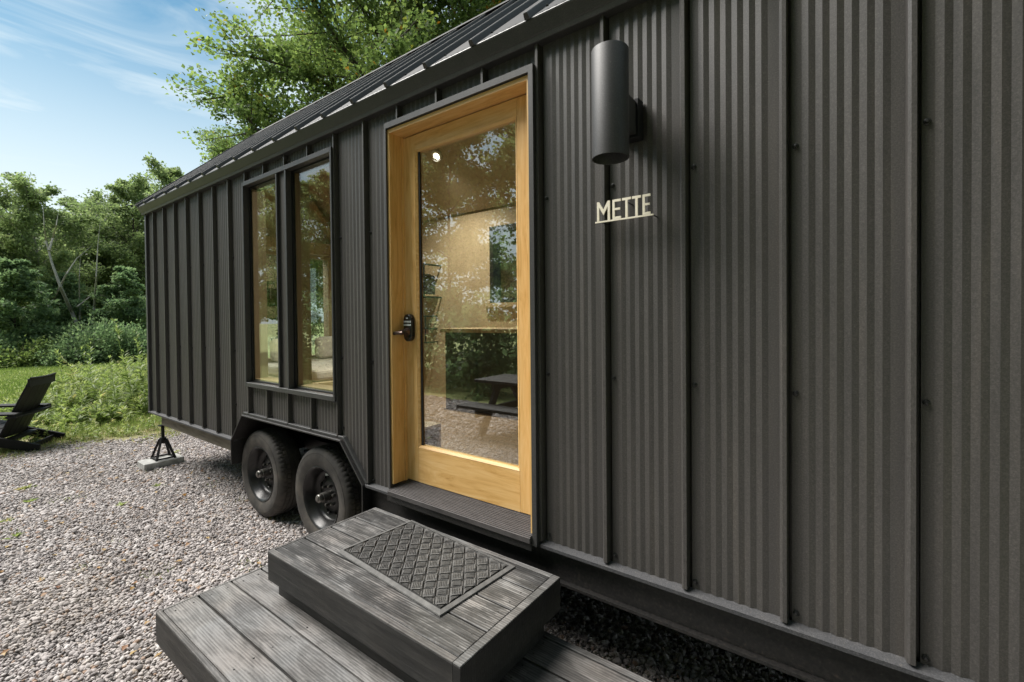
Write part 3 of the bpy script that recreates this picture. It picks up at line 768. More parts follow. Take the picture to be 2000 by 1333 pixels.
# wheel well: liner and the bent fender trim
wl_ = MB()
wp = [(-3.0, 0.40), (-3.0, ZB), (-2.805, 0.82), (-1.461, 0.82), (-1.243, ZB), (-1.243, 0.40)]
for (xa, za), (xb, zb) in zip(wp[:-1], wp[1:]):
    wl_.add([(xa, 0.03, za), (xb, 0.03, zb), (xb, 0.6, zb), (xa, 0.6, za)], [(0, 1, 2, 3)])
wl_.add([(x, 0.6, z) for x, z in wp], [(0, 1, 2, 3, 4, 5)])
wl_.build('wheel_well', 'black_steel', house)
def thick_path(path, w, y0, y1):
    m_ = MB()
    pts = [Vector((x, 0, z)) for x, z in path]
    nn = []
    for i in range(len(pts)):
        d = []
        if i > 0: d.append((pts[i] - pts[i - 1]).normalized())
        if i < len(pts) - 1: d.append((pts[i + 1] - pts[i]).normalized())
        ns = [Vector((-q.z, 0, q.x)) for q in d]
        s = sum(ns, Vector()).normalized()
        nn.append(s * (w / max(0.3, s.dot(ns[0]))))
    k_ = len(pts)
    vs = [(p.x, y0, p.z) for p in pts] + [((p + q).x, y0, (p + q).z) for p, q in zip(pts, nn)] + [(p.x, y1, p.z) for p in pts] + [((p + q).x, y1, (p + q).z) for p, q in zip(pts, nn)]
    fs = []
    for i in range(k_ - 1):
        fs += [(i, i + 1, k_ + i + 1, k_ + i), (2 * k_ + i, 3 * k_ + i, 3 * k_ + i + 1, 2 * k_ + i + 1), (k_ + i, k_ + i + 1, 3 * k_ + i + 1, 3 * k_ + i), (i, 2 * k_ + i, 2 * k_ + i + 1, i + 1)]
    fs += [(0, k_, 3 * k_, 2 * k_), (k_ - 1, 3 * k_ - 1, 4 * k_ - 1, 2 * k_ - 1)]
    return m_.add(vs, fs)
thick_path([(-3.003, 0.40), (-3.003, ZB), (-2.805, 0.824), (-1.461, 0.824), (-1.24, ZB - 0.004), (-1.24, 0.42)], 0.012, -0.02, 0.05).build('fender_trim', 'black_steel', house, bevel=0.002)
thick_path([(-3.012, ZB), (-2.812, 0.838), (-1.455, 0.838), (-1.228, ZB + 0.0)], 0.016, 0.0, 0.032).build('fender_flashing', 'trim_metal', house, bevel=0.002)

# wheels (outer side faces -y)
def wheel(cx, cz, y0, R):
    """y0: outermost sidewall"""
    W_ = 0.205
    yc = y0 + W_ / 2
    seg = 240
    prof = [(0.205, -0.075), (0.212, -0.088), (0.222, -0.092), (0.245, -0.097), (0.268, -0.1022), (0.285, -0.1025), (0.300, -0.100), (0.3005, -0.0975), (0.304, -0.0972), (0.306, -0.0985), (0.318, -0.094), (0.329, -0.086),
            (0.3365, -0.078), (0.342, -0.066), (0.3425, -0.05), (0.336, -0.049), (0.336, -0.045), (0.3435, -0.044), (0.345, -0.018), (0.338, -0.017), (0.338, -0.013), (0.345, -0.012)]
    prof = prof + [(r_, -o) for r_, o in prof[::-1]]
    m_ = MB()
    vs, fs = [], []
    for k_ in range(seg):
        a = 2 * math.pi * k_ / seg
        for j, (r_, o) in enumerate(prof):
            rr = r_ * R / 0.345
            ph = k_ % 4
            if 12 <= j <= 14 or len(prof) - 15 <= j <= len(prof) - 13:
                if ph == 0: rr -= 0.0045 * R / 0.345
            if 17 <= j <= 18 and ph == 2: rr -= 0.006
            vs.append((cx + rr * math.cos(a), yc + o, cz + rr * math.sin(a)))
    m2 = len(prof)
    for k_ in range(seg):
        k3 = (k_ + 1) % seg
        for i in range(m2 - 1):
            fs.append((k_ * m2 + i, k_ * m2 + i + 1, k3 * m2 + i + 1, k3 * m2 + i))
    tyre = m_.add(vs, fs)
    root = tyre.build('wheel', 'rubber', house, smooth=True, angle=28)
    rim = MB().lathe([(0.206, -0.083), (0.213, -0.090), (0.217, -0.093), (0.213, -0.095), (0.206, -0.090), (0.198, -0.082), (0.192, -0.062), (0.184, -0.052), (0.178, -0.028), (0.174, -0.016), (0.166, -0.008),
                      (0.150, -0.002), (0.135, 0.004), (0.120, -0.004), (0.105, -0.016), (0.085, -0.020), (0.045, -0.020), (0.0, -0.020)], (cx, yc, cz), 'y', 64)
    rim.build('rim', 'steel_rim', root, smooth=True, angle=60)
    for i in range(6):
        a = 2 * math.pi * (i + 0.25) / 6
        x, z = cx + 0.070 * math.cos(a), cz + 0.070 * math.sin(a)
        MB().lathe([(0.0, -0.046), (0.008, -0.044), (0.0105, -0.036), (0.0105, -0.02), (0.013, -0.019)], (x, yc, z), 'y', 6).build('lug_nut', 'bare_steel', root)
    for i in range(8):
        a = 2 * math.pi * (i + 0.6) / 8
        x, z = cx + 0.128 * math.cos(a), cz + 0.128 * math.sin(a)
        MB().lathe([(0.019, 0.002), (0.021, -0.006), (0.018, -0.009), (0.0145, -0.004), (0.0145, 0.03), (0.0, 0.03)], (x, yc, z), 'y', 14).build('vent_hole', 'steel_rim', root, smooth=True)
    MB().lathe([(0.0, -0.116), (0.017, -0.116), (0.019, -0.1145), (0.019, -0.111), (0.024, -0.110), (0.0285, -0.104), (0.0295, -0.088), (0.0295, -0.080), (0.0325, -0.078), (0.0335, -0.02)], (cx, yc, cz), 'y', 24).build('hub_cap', 'bare_steel', root, smooth=True, angle=50)
    MB().lathe([(0.206, -0.08), (0.206, 0.08)], (cx, yc, cz), 'y', 48).build('barrel', 'steel_rim', root, smooth=True)
    return root
wheel(-2.675, 0.368, 0.045, 0.345)
w2 = wheel(-1.815, 0.368, 0.045, 0.345)
MB().obox((-1.872, 0.1335, 0.498), (-1.838, 0.1335, 0.505), 0.003, 0.016, (0, 0, 1)).build('rim_sticker', 'digit_white', w2)
MB().tube([(-2.675, 0.2, 0.37), (-2.675, 2.3, 0.37)], 0.035, 10).build('axle', 'black_steel', house)
MB().tube([(-1.815, 0.2, 0.37), (-1.815, 2.3, 0.37)], 0.035, 10).build('axle', 'black_steel', house)

# ------------------------------------------------------------------ inside the cabin
kc = thing('kitchen_counter', (-1.4, 2.0, FLOOR), 'dark kitchen cabinet with pale wooden worktop seen through the door glass', 'counter')
MB().box(-2.32, -0.4, 1.78, 2.384, FLOOR, 1.445).build('cabinet', 'cabinet_dark', kc)
MB().box(-2.36, -0.36, 1.74, 2.384, 1.446, 1.486).build('worktop', 'interior_beam', kc, bevel=0.003)
MB().box(-1.9, -1.88, 1.776, 1.782, FLOOR + 0.1, 1.40).build('door_gap', 'black_paint', kc)
sh = thing('wire_shelf', (-3.1, 2.38, 1.84), 'black wire wall shelf holding books, seen through the door glass', 'shelf')
def frame_box(m_, x0, x1, y0, y1, z0, z1, r_):
    for a, c_ in (((x0, y0, z0), (x1, y0, z0)), ((x0, y0, z1), (x1, y0, z1)), ((x0, y0, z0), (x0, y0, z1)), ((x1, y0, z0), (x1, y0, z1)),
                  ((x0, y0, z0), (x0, y1, z0)), ((x1, y0, z0), (x1, y1, z0)), ((x0, y0, z1), (x0, y1, z1)), ((x1, y0, z1), (x1, y1, z1))):
        m_.tube([a, c_], r_, 6)
    return m_
frame_box(MB(), -3.34, -2.98, 2.10, 2.38, 1.85, 2.24, 0.011).build('wire_frame', 'black_paint', sh)
MB().box(-3.3, -3.02, 2.15, 2.38, 1.868, 1.884).build('shelf_board', 'interior_beam', sh)
for i, (w_, h_, mt) in enumerate(((0.03, 0.25, 'book_paper'), (0.025, 0.22, 'cabinet_dark'), (0.035, 0.26, 'cabinet_dark'), (0.03, 0.2, 'book_paper'), (0.025, 0.24, 'cabinet_dark'))):
    bk = MB().box(-3.24 + i * 0.04, -3.24 + i * 0.04 + w_, 2.2, 2.35, 1.885, 1.885 + h_).build('book', mt, None, loc=(-3.24 + i * 0.04, 2.27, 1.885))
    tag(bk, ('paper coloured book at the left end of the wire shelf', 'slim dark book second on the wire shelf', 'tall dark book in the middle of the wire shelf', 'short paper coloured book right of the tall dark one', 'dark book at the right end of the wire shelf')[i], 'book', 'books on the wire shelf')
lw = thing('wire_basket', (-3.15, 2.3, 1.36), 'small black wire rack low on the wall behind the door lock', 'rack')
frame_box(MB(), -3.33, -3.05, 2.18, 2.38, 1.30, 1.62, 0.008).build('wire_frame', 'black_paint', lw)
MB().box(-3.33, -3.05, 2.18, 2.38, 1.46, 1.475).build('rack_board', 'cabinet_dark', lw)
so = thing('sofa', (-4.2, 1.7, FLOOR), 'pale cushioned daybed seen low through the tall windows', 'sofa')
MB().box(-4.85, -3.4, 0.95, 2.36, FLOOR, 0.93).build('base', 'interior_beam', so, bevel=0.01)
MB().box(-4.83, -3.42, 0.97, 2.34, 0.931, 1.06).build('mattress', 'cushion_white', so, bevel=0.04, bseg=3)
for yy in (1.15, 1.75):
    MB().box(-4.82, -4.62, yy, yy + 0.5, 1.062, 1.36).build('pillow', 'cushion_white', so, bevel=0.07, bseg=3)
cl = thing('ceiling_lamp', (-2.44, 1.82, 3.32), 'glowing round ceiling spot seen in the top of the door glass', 'lamp')
cn_ = Vector((0, -sl, -1.0)).normalized()          # out of the sloping ceiling into the room
cp = Vector((-2.44, 1.82, 2.83 + sl * (2 * RIDGE_Y - 1.82 - 0.1405)))
MB().tube([cp + cn_ * 0.001, cp + cn_ * 0.022, cp + cn_ * 0.024], [0.066, 0.064, 0.052], 24).build('trim_ring', 'cushion_white', cl, smooth=True)
MB().tube([cp + cn_ * 0.0245, cp + cn_ * 0.030], [0.036, 0.024], 24).build('bulb', 'bulb_glow', cl, smooth=True)
ld = bpy.data.lights.new('bulb_light', 'SPOT'); ld.energy = 170; ld.color = (1, 0.90, 0.74); ld.shadow_soft_size = 0.04; ld.spot_size = rad(150); ld.spot_blend = 1.0
lo = bpy.data.objects.new('bulb_light', ld); COL.objects.link(lo); lo.parent = cl
lo.location = cp + cn_ * 0.05 - Vector((-2.44, 1.82, 3.32))
lo.rotation_euler = (rad(-14), 0, 0)

# ------------------------------------------------------------------ wall lamp and name sign
wlmp = thing('wall_lamp', (0.435, 0.02, 2.125), 'charcoal cylinder lamp mounted on the metal wall right of the door', 'wall lamp')
LZ0, LZ1, LR = 2.122, 2.487, 0.0625
MB().lathe([(0.0, LZ1 - 0.010), (LR - 0.004, LZ1 - 0.010), (LR - 0.003, LZ1), (LR - 0.001, LZ1), (LR, LZ1 - 0.002), (LR, LZ0 + 0.001), (LR - 0.001, LZ0), (LR - 0.003, LZ0), (LR - 0.004, LZ0 + 0.002), (LR - 0.004, LZ0 + 0.09), (0.0, LZ0 + 0.09)],
           (0.435, -0.19, 0), 'z', 64).build('cylinder_shade', 'lamp_metal', wlmp, smooth=True, angle=40)
MB().box(0.409, 0.461, -0.135, -0.024, 2.252, 2.373).build('arm_box', 'lamp_metal', wlmp, bevel=0.002)
MB().box(0.398, 0.472, -0.024, 0.024, 2.241, 2.384).build('back_plate', 'black_paint', wlmp, bevel=0.003)
MB().lathe([(0.0, LZ0 + 0.085), (0.035, LZ0 + 0.08), (0.04, LZ0 + 0.0895)], (0.435, -0.19, 0), 'z', 24).build('lens', 'keypad_black', wlmp, smooth=True)

sg = thing('name_sign', (0.413, -0.03, 1.945), 'cream cut-out letters METTE on a thin bar fixed to the metal wall', 'sign')
def sx_(px): return px
YS0, YS1 = -0.034, -0.029
BX0, BX1, BZ = 0.2995, 0.5275, 1.945
MB().box(BX0, BX1, YS0, YS1, BZ, BZ + 0.0058).build('underline_bar', 'sign_cream', sg)
LB, LT, ST = BZ + 0.0062, BZ + 0.0795, 0.0088
def letter(ch, x0, x1):
    m_ = MB()
    if ch == 'M':
        s = ST
        m_.box(x0, x0 + s, YS0, YS1, LB, LT); m_.box(x1 - s, x1, YS0, YS1, LB, LT)
        xm = (x0 + x1) / 2; zl = LB + 0.021
        m_.prism([(x0 + s, LT), (x0 + s, LT - 0.020), (xm, zl), (xm, zl + 0.021)], YS0, YS1)
        m_.prism([(x1 - s, LT), (xm, zl + 0.021), (xm, zl), (x1 - s, LT - 0.020)], YS0, YS1)
    if ch == 'E':
        m_.box(x0, x0 + ST, YS0, YS1, LB, LT)
        for z0 in (LB, (LB + LT) / 2 - 0.0035, LT - ST):
            m_.box(x0 + ST, x1 - (0.003 if z0 not in (LB, LT - ST) else 0), YS0, YS1, z0, z0 + (ST if z0 in (LB, LT - ST) else 0.0078))
    if ch == 'T':
        xm = (x0 + x1) / 2
        m_.box(xm - ST / 2, xm + ST / 2, YS0, YS1, LB, LT - ST); m_.box(x0, x1, YS0, YS1, LT - ST, LT)
    m_.build('letter', 'sign_cream', sg)
for ch, a, c_ in (('M', 0.3075, 0.3605), ('E', 0.371, 0.404), ('T', 0.4095, 0.4435), ('T', 0.4485, 0.4815), ('E', 0.4875, 0.5165)):
    letter(ch, a, c_)
for xp, zp in ((0.325, BZ - 0.004), (0.523, BZ - 0.003), (0.4265, LT - 0.022)):
    MB().tube([(xp, YS1 + 0.0002, zp + 0.006), (xp, 0.026, zp + 0.006)], 0.0022, 8).build('standoff_pin', 'screw_metal', sg)

# ------------------------------------------------------------------ deck, step, mat
def rim(x0, x1, y0, y1, z0, z1, parent):  # front-face shade is put into the dark body colour; lighter top strip added for wear
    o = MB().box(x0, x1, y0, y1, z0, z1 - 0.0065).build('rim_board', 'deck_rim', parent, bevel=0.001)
    MB().box(x0, x1, y0, y1, z1 - 0.0062, z1).build('worn_lit_edge', 'deck_plank', o, bevel=0.0015)
deck = thing('wooden_deck', (0, -0.5, 0), 'low dark stained plank deck lying on the gravel', 'deck')
DKX0, DKX1, DKZ = -1.376, 1.75, 0.30
yb_ = [-0.966, -0.826, -0.684, -0.542, -0.400, -0.258, -0.116]
tw = [0.0, 0.001, -0.001, 0.0005, 0.0, 0.001]
for i in range(6):
    MB().box(DKX0 + 0.0135, DKX1 - 0.04, yb_[i] + 0.0042, yb_[i + 1] - 0.0042, DKZ - 0.036 + tw[i], DKZ - 0.001 + tw[i]).build('plank', 'deck_plank', deck, bevel=0.003)
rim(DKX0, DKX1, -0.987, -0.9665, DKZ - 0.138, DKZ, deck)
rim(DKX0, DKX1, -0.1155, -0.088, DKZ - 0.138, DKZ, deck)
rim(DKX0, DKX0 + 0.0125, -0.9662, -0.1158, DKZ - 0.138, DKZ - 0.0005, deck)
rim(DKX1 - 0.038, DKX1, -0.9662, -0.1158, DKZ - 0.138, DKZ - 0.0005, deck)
for x in (-0.75, 0.1, 0.95):
    MB().box(x, x + 0.038, -0.966, -0.116, DKZ - 0.137, DKZ - 0.0375).build('joist', 'deck_rim', deck)
for x in (-1.2, -0.1, 1.2):
    for y in (-0.85, -0.25):
        MB().box(x, x + 0.2, y, y + 0.1, 0.0, DKZ - 0.138).build('support_block', 'deck_rim', deck)
step = thing('wooden_step', (-0.46, -0.35, DKZ), 'dark stained timber step box below the entry door', 'step')
SX0, SX1, SY0, SY1, SZ = -1.067, 0.139, -0.646, -0.050, 0.522
yb2 = [-0.620, -0.477, -0.336, -0.194, -0.0735]
for i in range(4):
    MB().box(SX0 + 0.0155, SX1 - 0.0335, yb2[i] + 0.0036, yb2[i + 1] - 0.0036, SZ - 0.036, SZ - 0.001 + 0.0005 * (i % 2)).build('plank', 'step_plank', step, bevel=0.003)
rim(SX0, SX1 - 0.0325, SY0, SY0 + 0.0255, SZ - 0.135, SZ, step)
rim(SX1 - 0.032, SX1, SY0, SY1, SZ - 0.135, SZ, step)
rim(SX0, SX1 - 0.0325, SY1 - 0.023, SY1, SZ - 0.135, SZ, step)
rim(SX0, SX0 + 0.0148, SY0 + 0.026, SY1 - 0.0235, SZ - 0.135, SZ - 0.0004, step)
MB().box(SX0 + 0.006, SX1 - 0.04, SY0 + 0.045, SY0 + 0.083, DKZ, SZ - 0.1355).build('base_board', 'deck_rim', step)
MB().box(SX0 + 0.006, SX1 - 0.04, SY1 - 0.10, SY1 - 0.062, DKZ, SZ - 0.1355).build('base_board', 'deck_rim', step)
MB().box(SX1 - 0.078, SX1 - 0.0405, SY0 + 0.084, SY1 - 0.101, DKZ, SZ - 0.1355).build('base_board', 'deck_rim', step)
MB().box(SX0 + 0.0065, SX0 + 0.044, SY0 + 0.084, SY1 - 0.101, DKZ, SZ - 0.1355).build('base_board', 'deck_rim', step)
# nail heads
nh = MB()
for i in range(4):
    for x in (SX0 + 0.05, SX1 - 0.07):
        for q in (0.25, 0.75):
            y = yb2[i] + (yb2[i + 1] - yb2[i]) * q
            nh.tube([(x, y, SZ - 0.0015), (x, y, SZ + 0.0003)], 0.0035, 8)
for i in range(6):
    for x in (DKX0 + 0.06, -0.73, 0.12):
        for q in (0.25, 0.75):
            y = yb_[i] + (yb_[i + 1] - yb_[i]) * q
            nh.tube([(x, y, DKZ - 0.0015), (x, y, DKZ + 0.0006)], 0.0035, 8)
tag(nh.build('nail_head', 'black_steel', step), kind='stuff')

dm = thing('doormat', (-0.419, -0.285, SZ), 'dark rubber doormat with raised diamond weave on the step', 'doormat', rz=rad(-3.9))
ML, MW = 0.354, 0.208
MB().box(-ML, ML, -MW, MW, 0.0, 0.005).build('mat_base', 'mat_under', dm)
def frame_prism(L, W, w, h):
    m_ = MB()
    o_ = [(-L, -W), (L, -W), (L, W), (-L, W)]; i_ = [(-L + w, -W + w), (L - w, -W + w), (L - w, W - w), (-L + w, W - w)]
    vs = [(x, y, 0.002) for x, y in o_] + [(x * 0.995, y * 0.993, h * 0.6) for x, y in o_] + [(x, y, h) for x, y in i_] + [(x, y, 0.004) for x, y in i_]
    fs = []
    for i in range(4):
        j = (i + 1) % 4
        fs += [(i, j, j + 4, i + 4), (i + 4, j + 4, j + 8, i + 8), (i + 8, j + 8, j + 12, i + 12)]
    return m_.add(vs, fs)
frame_prism(ML + 0.002, MW + 0.002, 0.020, 0.011).build('mat_border', 'mat_border', dm)
wv = MB()
pitch = 0.052
inL, inW = ML - 0.026, MW - 0.026
def fr(m_, cx, cy, a, b_, ang, z0, z1, tp=0.8):
    ca, sa = math.cos(ang), math.sin(ang)
    vs = []
    for z, s in ((z0, 1.0), (z1, tp)):
        for i, j in ((-1, -1), (1, -1), (1, 1), (-1, 1)):
            x, y = a * s * i, b_ * s * j
            px, py = cx + x * ca - y * sa, cy + x * sa + y * ca
            vs.append((max(-inL, min(inL, px)), max(-inW, min(inW, py)), z))
    m_.add(vs, [(4, 5, 6, 7), (0, 1, 5, 4), (1, 2, 6, 5), (2, 3, 7, 6), (3, 0, 4, 7)])
ng = 16
for i in range(-ng, ng + 1):
    for j in range(-ng, ng + 1):
        cx, cy_ = (i - j) * pitch / math.sqrt(2), (i + j) * pitch / math.sqrt(2)
        if abs(cx) > inL + 0.014 or abs(cy_) > inW + 0.014: continue
        a = math.pi / 4
        fr(wv, cx, cy_, 0.0245, 0.0245, a, 0.004, 0.0085, 0.94)
        rx, ry = (math.cos(a), math.sin(a)) if i % 2 == j % 2 else (-math.sin(a), math.cos(a))
        an = a if i % 2 == j % 2 else a + math.pi / 2
        for q in (-0.017, -0.0105, -0.004, 0.0025, 0.009):
            fr(wv, cx + q * rx, cy_ + q * ry, 0.0022, 0.021, an, 0.0084, 0.0125, 0.7)
        fr(wv, cx + 0.0185 * rx, cy_ + 0.0185 * ry, 0.0045, 0.023, an, 0.0084, 0.0155, 0.7)
tag(wv.build('weave_pattern', 'mat_rubber', dm), 'raised ribbed diamond weave', kind='stuff')

# ------------------------------------------------------------------ jack stand, block, chock
bl = MB().box(-5.10, -4.86, -0.115, 0.245, 0.012, 0.085).build('concrete_block', 'concrete', None, bevel=0.006, loc=(-4.98, 0.065, 0.0))
tag(bl, 'flat grey concrete block under the jack stand', 'block')
js = thing('jack_stand', (-4.98, 0.09, 0.085), 'black four legged jack stand holding up the cabin corner', 'jack stand')
jx, jy = -4.98, 0.085
for sx, sy in ((-1, -1), (1, -1), (1, 1), (-1, 1)):
    MB().obox((jx + sx * 0.085, jy + sy * 0.085, 0.086), (jx + sx * 0.022, jy + sy * 0.022, 0.30), 0.018, 0.018, (sx, -sy, 0)).build('leg', 'black_paint', js)
rg = MB()
for a, c_ in (((-1, -1), (1, -1)), ((1, -1), (1, 1)), ((1, 1), (-1, 1)), ((-1, 1), (-1, -1))):
    rg.obox((jx + a[0] * 0.083, jy + a[1] * 0.083, 0.098), (jx + c_[0] * 0.083, jy + c_[1] * 0.083, 0.098), 0.012, 0.016)
rg.build('base_ring', 'black_paint', js)
MB().tube([(jx, jy, 0.28), (jx, jy, 0.315)], 0.03, 12).build('collar', 'black_paint', js, smooth=True)
MB().tube([(jx, jy, 0.25), (jx, jy, 0.448)], 0.016, 12).build('post', 'black_paint', js, smooth=True)
MB().box(jx - 0.04, jx + 0.04, jy - 0.035, jy + 0.035, 0.444, 0.4515).build('saddle', 'black_paint', js)
rng = np.random.default_rng(5)
ck = MB().add([(-2.02, 0.09, 0.01), (-1.83, 0.07, 0.01), (-1.83, 0.25, 0.01), (-2.03, 0.25, 0.01), (-1.955, 0.10, 0.10), (-1.93, 0.095, 0.19), (-1.93, 0.24, 0.185), (-1.965, 0.24, 0.11), (-1.90, 0.08, 0.1), (-1.9, 0.25, 0.1)],
              [(3, 2, 1, 0), (0, 1, 8, 5, 4), (3, 7, 6, 9, 2), (0, 4, 7, 3), (4, 5, 6, 7), (1, 2, 9, 8), (8, 9, 6, 5)]).build('wheel_chock', 'chock_stone', None, bevel=0.012, bseg=2, loc=(-1.93, 0.17, 0))
tag(ck, 'pale stone wedge chocking the wheel nearest the step', 'wheel chock')

# ------------------------------------------------------------------ adirondack chair (own space: x forward, rear leg ends at x = 0)
ch = thing('adirondack_chair', (-7.22, -0.45, 0.0), 'black slatted adirondack chair on the grass at the gravel edge', 'chair', rz=math.atan2(-0.861, -0.508))
for s in (-1, 1):
    y0, y1 = (0.285, 0.325) if s > 0 else (-0.325, -0.285)
    MB().prism([(0.0, 0.0), (0.09, 0.0), (0.87, 0.27), (0.87, 0.385), (0.0, 0.085)], y0, y1).build('side_rail', 'black_paint', ch, bevel=0.004)
    y2, y3 = (0.326, 0.365) if s > 0 else (-0.365, -0.326)
    MB().box(0.74, 0.88, y2, y3, 0.0, 0.515).build('front_leg', 'black_paint', ch, bevel=0.004)
    ya, yb3 = (0.255, 0.40) if s > 0 else (-0.40, -0.255)
    MB().prism([(0.17, 0.470), (0.96, 0.516), (0.96, 0.542), (0.17, 0.496)], ya, yb3).build('armrest', 'black_paint', ch, bevel=0.006)
def bslat(y0, y1, zt, bow):
    p0, p1 = Vector((0.36, 0, 0.175)), Vector((0.045, 0, zt))
    d = (p1 - p0).normalized(); nn_ = Vector((d.z, 0, -d.x))
    vs = []
    for p in (p0, p1):
        for yy, bb in ((y0, bow[0]), (y1, bow[1])):
            for t in (0, 0.022):
                q = p + nn_ * (t + bb); vs.append((q.x, yy, q.z))
    MB().add(vs, [(0, 2, 3, 1), (4, 5, 7, 6), (0, 1, 5, 4), (2, 6, 7, 3), (0, 4, 6, 2), (1, 3, 7, 5)]).build('back_slat', 'black_paint', ch, bevel=0.004)
bw = 0.116
for i in range(5):
    y0 = -0.29 + i * bw; y1 = y0 + bw - 0.005
    f_ = lambda y: 0.25 * y * y
    bslat(y0, y1, 0.905, (f_(y0), f_(y1)))
def bow_board(x, z, w, th, depth, half, tilt=0.0):
    m_ = MB(); vs = []; k_ = 13
    for i in range(k_):
        y = -half + 2 * half * i / (k_ - 1)
        xo = x + 0.25 * y * y
        for a, b_ in ((0, 0), (depth, 0), (depth, th), (0, th)):
            vs.append((xo - a, y, z + b_ + a * tilt))
    fs = []
    for i in range(k_ - 1):
        for j in range(4):
            fs.append((i * 4 + j, i * 4 + (j + 1) % 4, (i + 1) * 4 + (j + 1) % 4, (i + 1) * 4 + j))
    fs += [(3, 2, 1, 0), tuple(range((k_ - 1) * 4, k_ * 4))]
    return m_.add(vs, fs)
bow_board(0.082, 0.80, 0, 0.10, 0.022, 0.30, 0).build('top_brace', 'black_paint', ch, bevel=0.003)
bow_board(0.228, 0.440, 0, 0.030, 0.10, 0.40).build('arm_brace', 'black_paint', ch, bevel=0.003)
bow_board(0.345, 0.150, 0, 0.030, 0.10, 0.284).build('seat_brace', 'black_paint', ch, bevel=0.003)
MB().box(0.10, 0.125, -0.2845, 0.2845, 0.02, 0.085).build('rear_stretcher', 'black_paint', ch, bevel=0.003)
for i in range(6):
    x = 0.40 + i * 0.082; z = 0.085 + x * 0.345
    MB().add([(x, -0.325, z + 0.001), (x + 0.076, -0.325, z + 0.0272), (x + 0.076, 0.325, z + 0.0272), (x, 0.325, z + 0.001), (x, -0.325, z + 0.022), (x + 0.076, -0.325, z + 0.048), (x + 0.076, 0.325, z + 0.048), (x, 0.325, z + 0.022)],
             [(3, 2, 1, 0), (4, 5, 6, 7), (0, 1, 5, 4), (1, 2, 6, 5), (2, 3, 7, 6), (3, 0, 4, 7)]).build('seat_slat', 'black_paint', ch, bevel=0.003)

# ------------------------------------------------------------------ picnic table (behind the photographer's left, mirrored in the door)
pt = thing('picnic_table', (-2.2, -3.28, 0), 'black picnic table standing on the gravel, mirrored in the door glass', 'picnic table')
for i in range(5):
    y = -2.92 - i * 0.147
    MB().box(-3.12, -1.25, y - 0.14, y, 0.705, 0.745).build('plank', 'deck_rim', pt, bevel=0.004)
for y in (-2.58, -2.727, -3.84, -3.987):
    MB().box(-3.14, -1.23, y - 0.14, y, 0.40, 0.44).build('bench_plank', 'deck_rim', pt, bevel=0.004)
for x in (-2.86, -1.55):
    MB().obox((x, -2.75, 0.0), (x, -3.16, 0.70), 0.045, 0.10, (0, 1, 0)).build('leg', 'deck_rim', pt)
    MB().obox((x, -3.92, 0.0), (x, -3.42, 0.70), 0.045, 0.10, (0, 1, 0)).build('leg', 'deck_rim', pt)
    MB().box(x + 0.024, x + 0.065, -4.1, -2.60, 0.30, 0.399).build('bench_bearer', 'deck_rim', pt)
    MB().box(x + 0.024, x + 0.065, -3.62, -2.96, 0.615, 0.704).build('top_bearer', 'deck_rim', pt)

# ------------------------------------------------------------------ leaves
def leaf_mesh(name, P, D, N, L, W, rnd, mat, fold=0.25):
    """diamond leaves folded along the midrib: P base, D axis, N normal"""
    n_ = len(P)
    D = D / np.linalg.norm(D, axis=1, keepdims=True)
    S = np.cross(D, N); S /= np.linalg.norm(S, axis=1, keepdims=True) + 1e-9
    Nn = np.cross(S, D)
    L = np.broadcast_to(np.asarray(L, float), (n_,))[:, None]; W = np.broadcast_to(np.asarray(W, float), (n_,))[:, None]
    v = np.empty((n_, 4, 3))
    v[:, 0] = P
    v[:, 1] = P + D * L * 0.48 + S * W * 0.5 + Nn * W * fold
    v[:, 2] = P + D * L
    v[:, 3] = P + D * L * 0.48 - S * W * 0.5 + Nn * W * fold
    me = bpy.data.meshes.new(name)
    me.vertices.add(n_ * 4); me.vertices.foreach_set('co', v.astype(np.float32).ravel())
    idx = (np.arange(n_)[:, None] * 4 + np.array([0, 1, 2, 0, 2, 3])[None, :]).astype(np.int32).ravel()
    me.loops.add(len(idx)); me.loops.foreach_set('vertex_index', idx)
    me.polygons.add(n_ * 2)
    me.polygons.foreach_set('loop_start', np.arange(0, n_ * 6, 3, dtype=np.int32))
    at = me.attributes.new('rnd', 'FLOAT', 'POINT')
    at.data.foreach_set('value', np.repeat(np.asarray(rnd, np.float32), 4))
    me.materials.append(MATS[mat])
    me.update(calc_edges=True)
    return me

def link(me, name, parent=None, loc=(0, 0, 0)):
    o = bpy.data.objects.new(name, me); COL.objects.link(o)
    o.parent = parent; o.location = loc
    return o

def unit(v):
    return v / (np.linalg.norm(v, axis=-1, keepdims=True) + 1e-9)

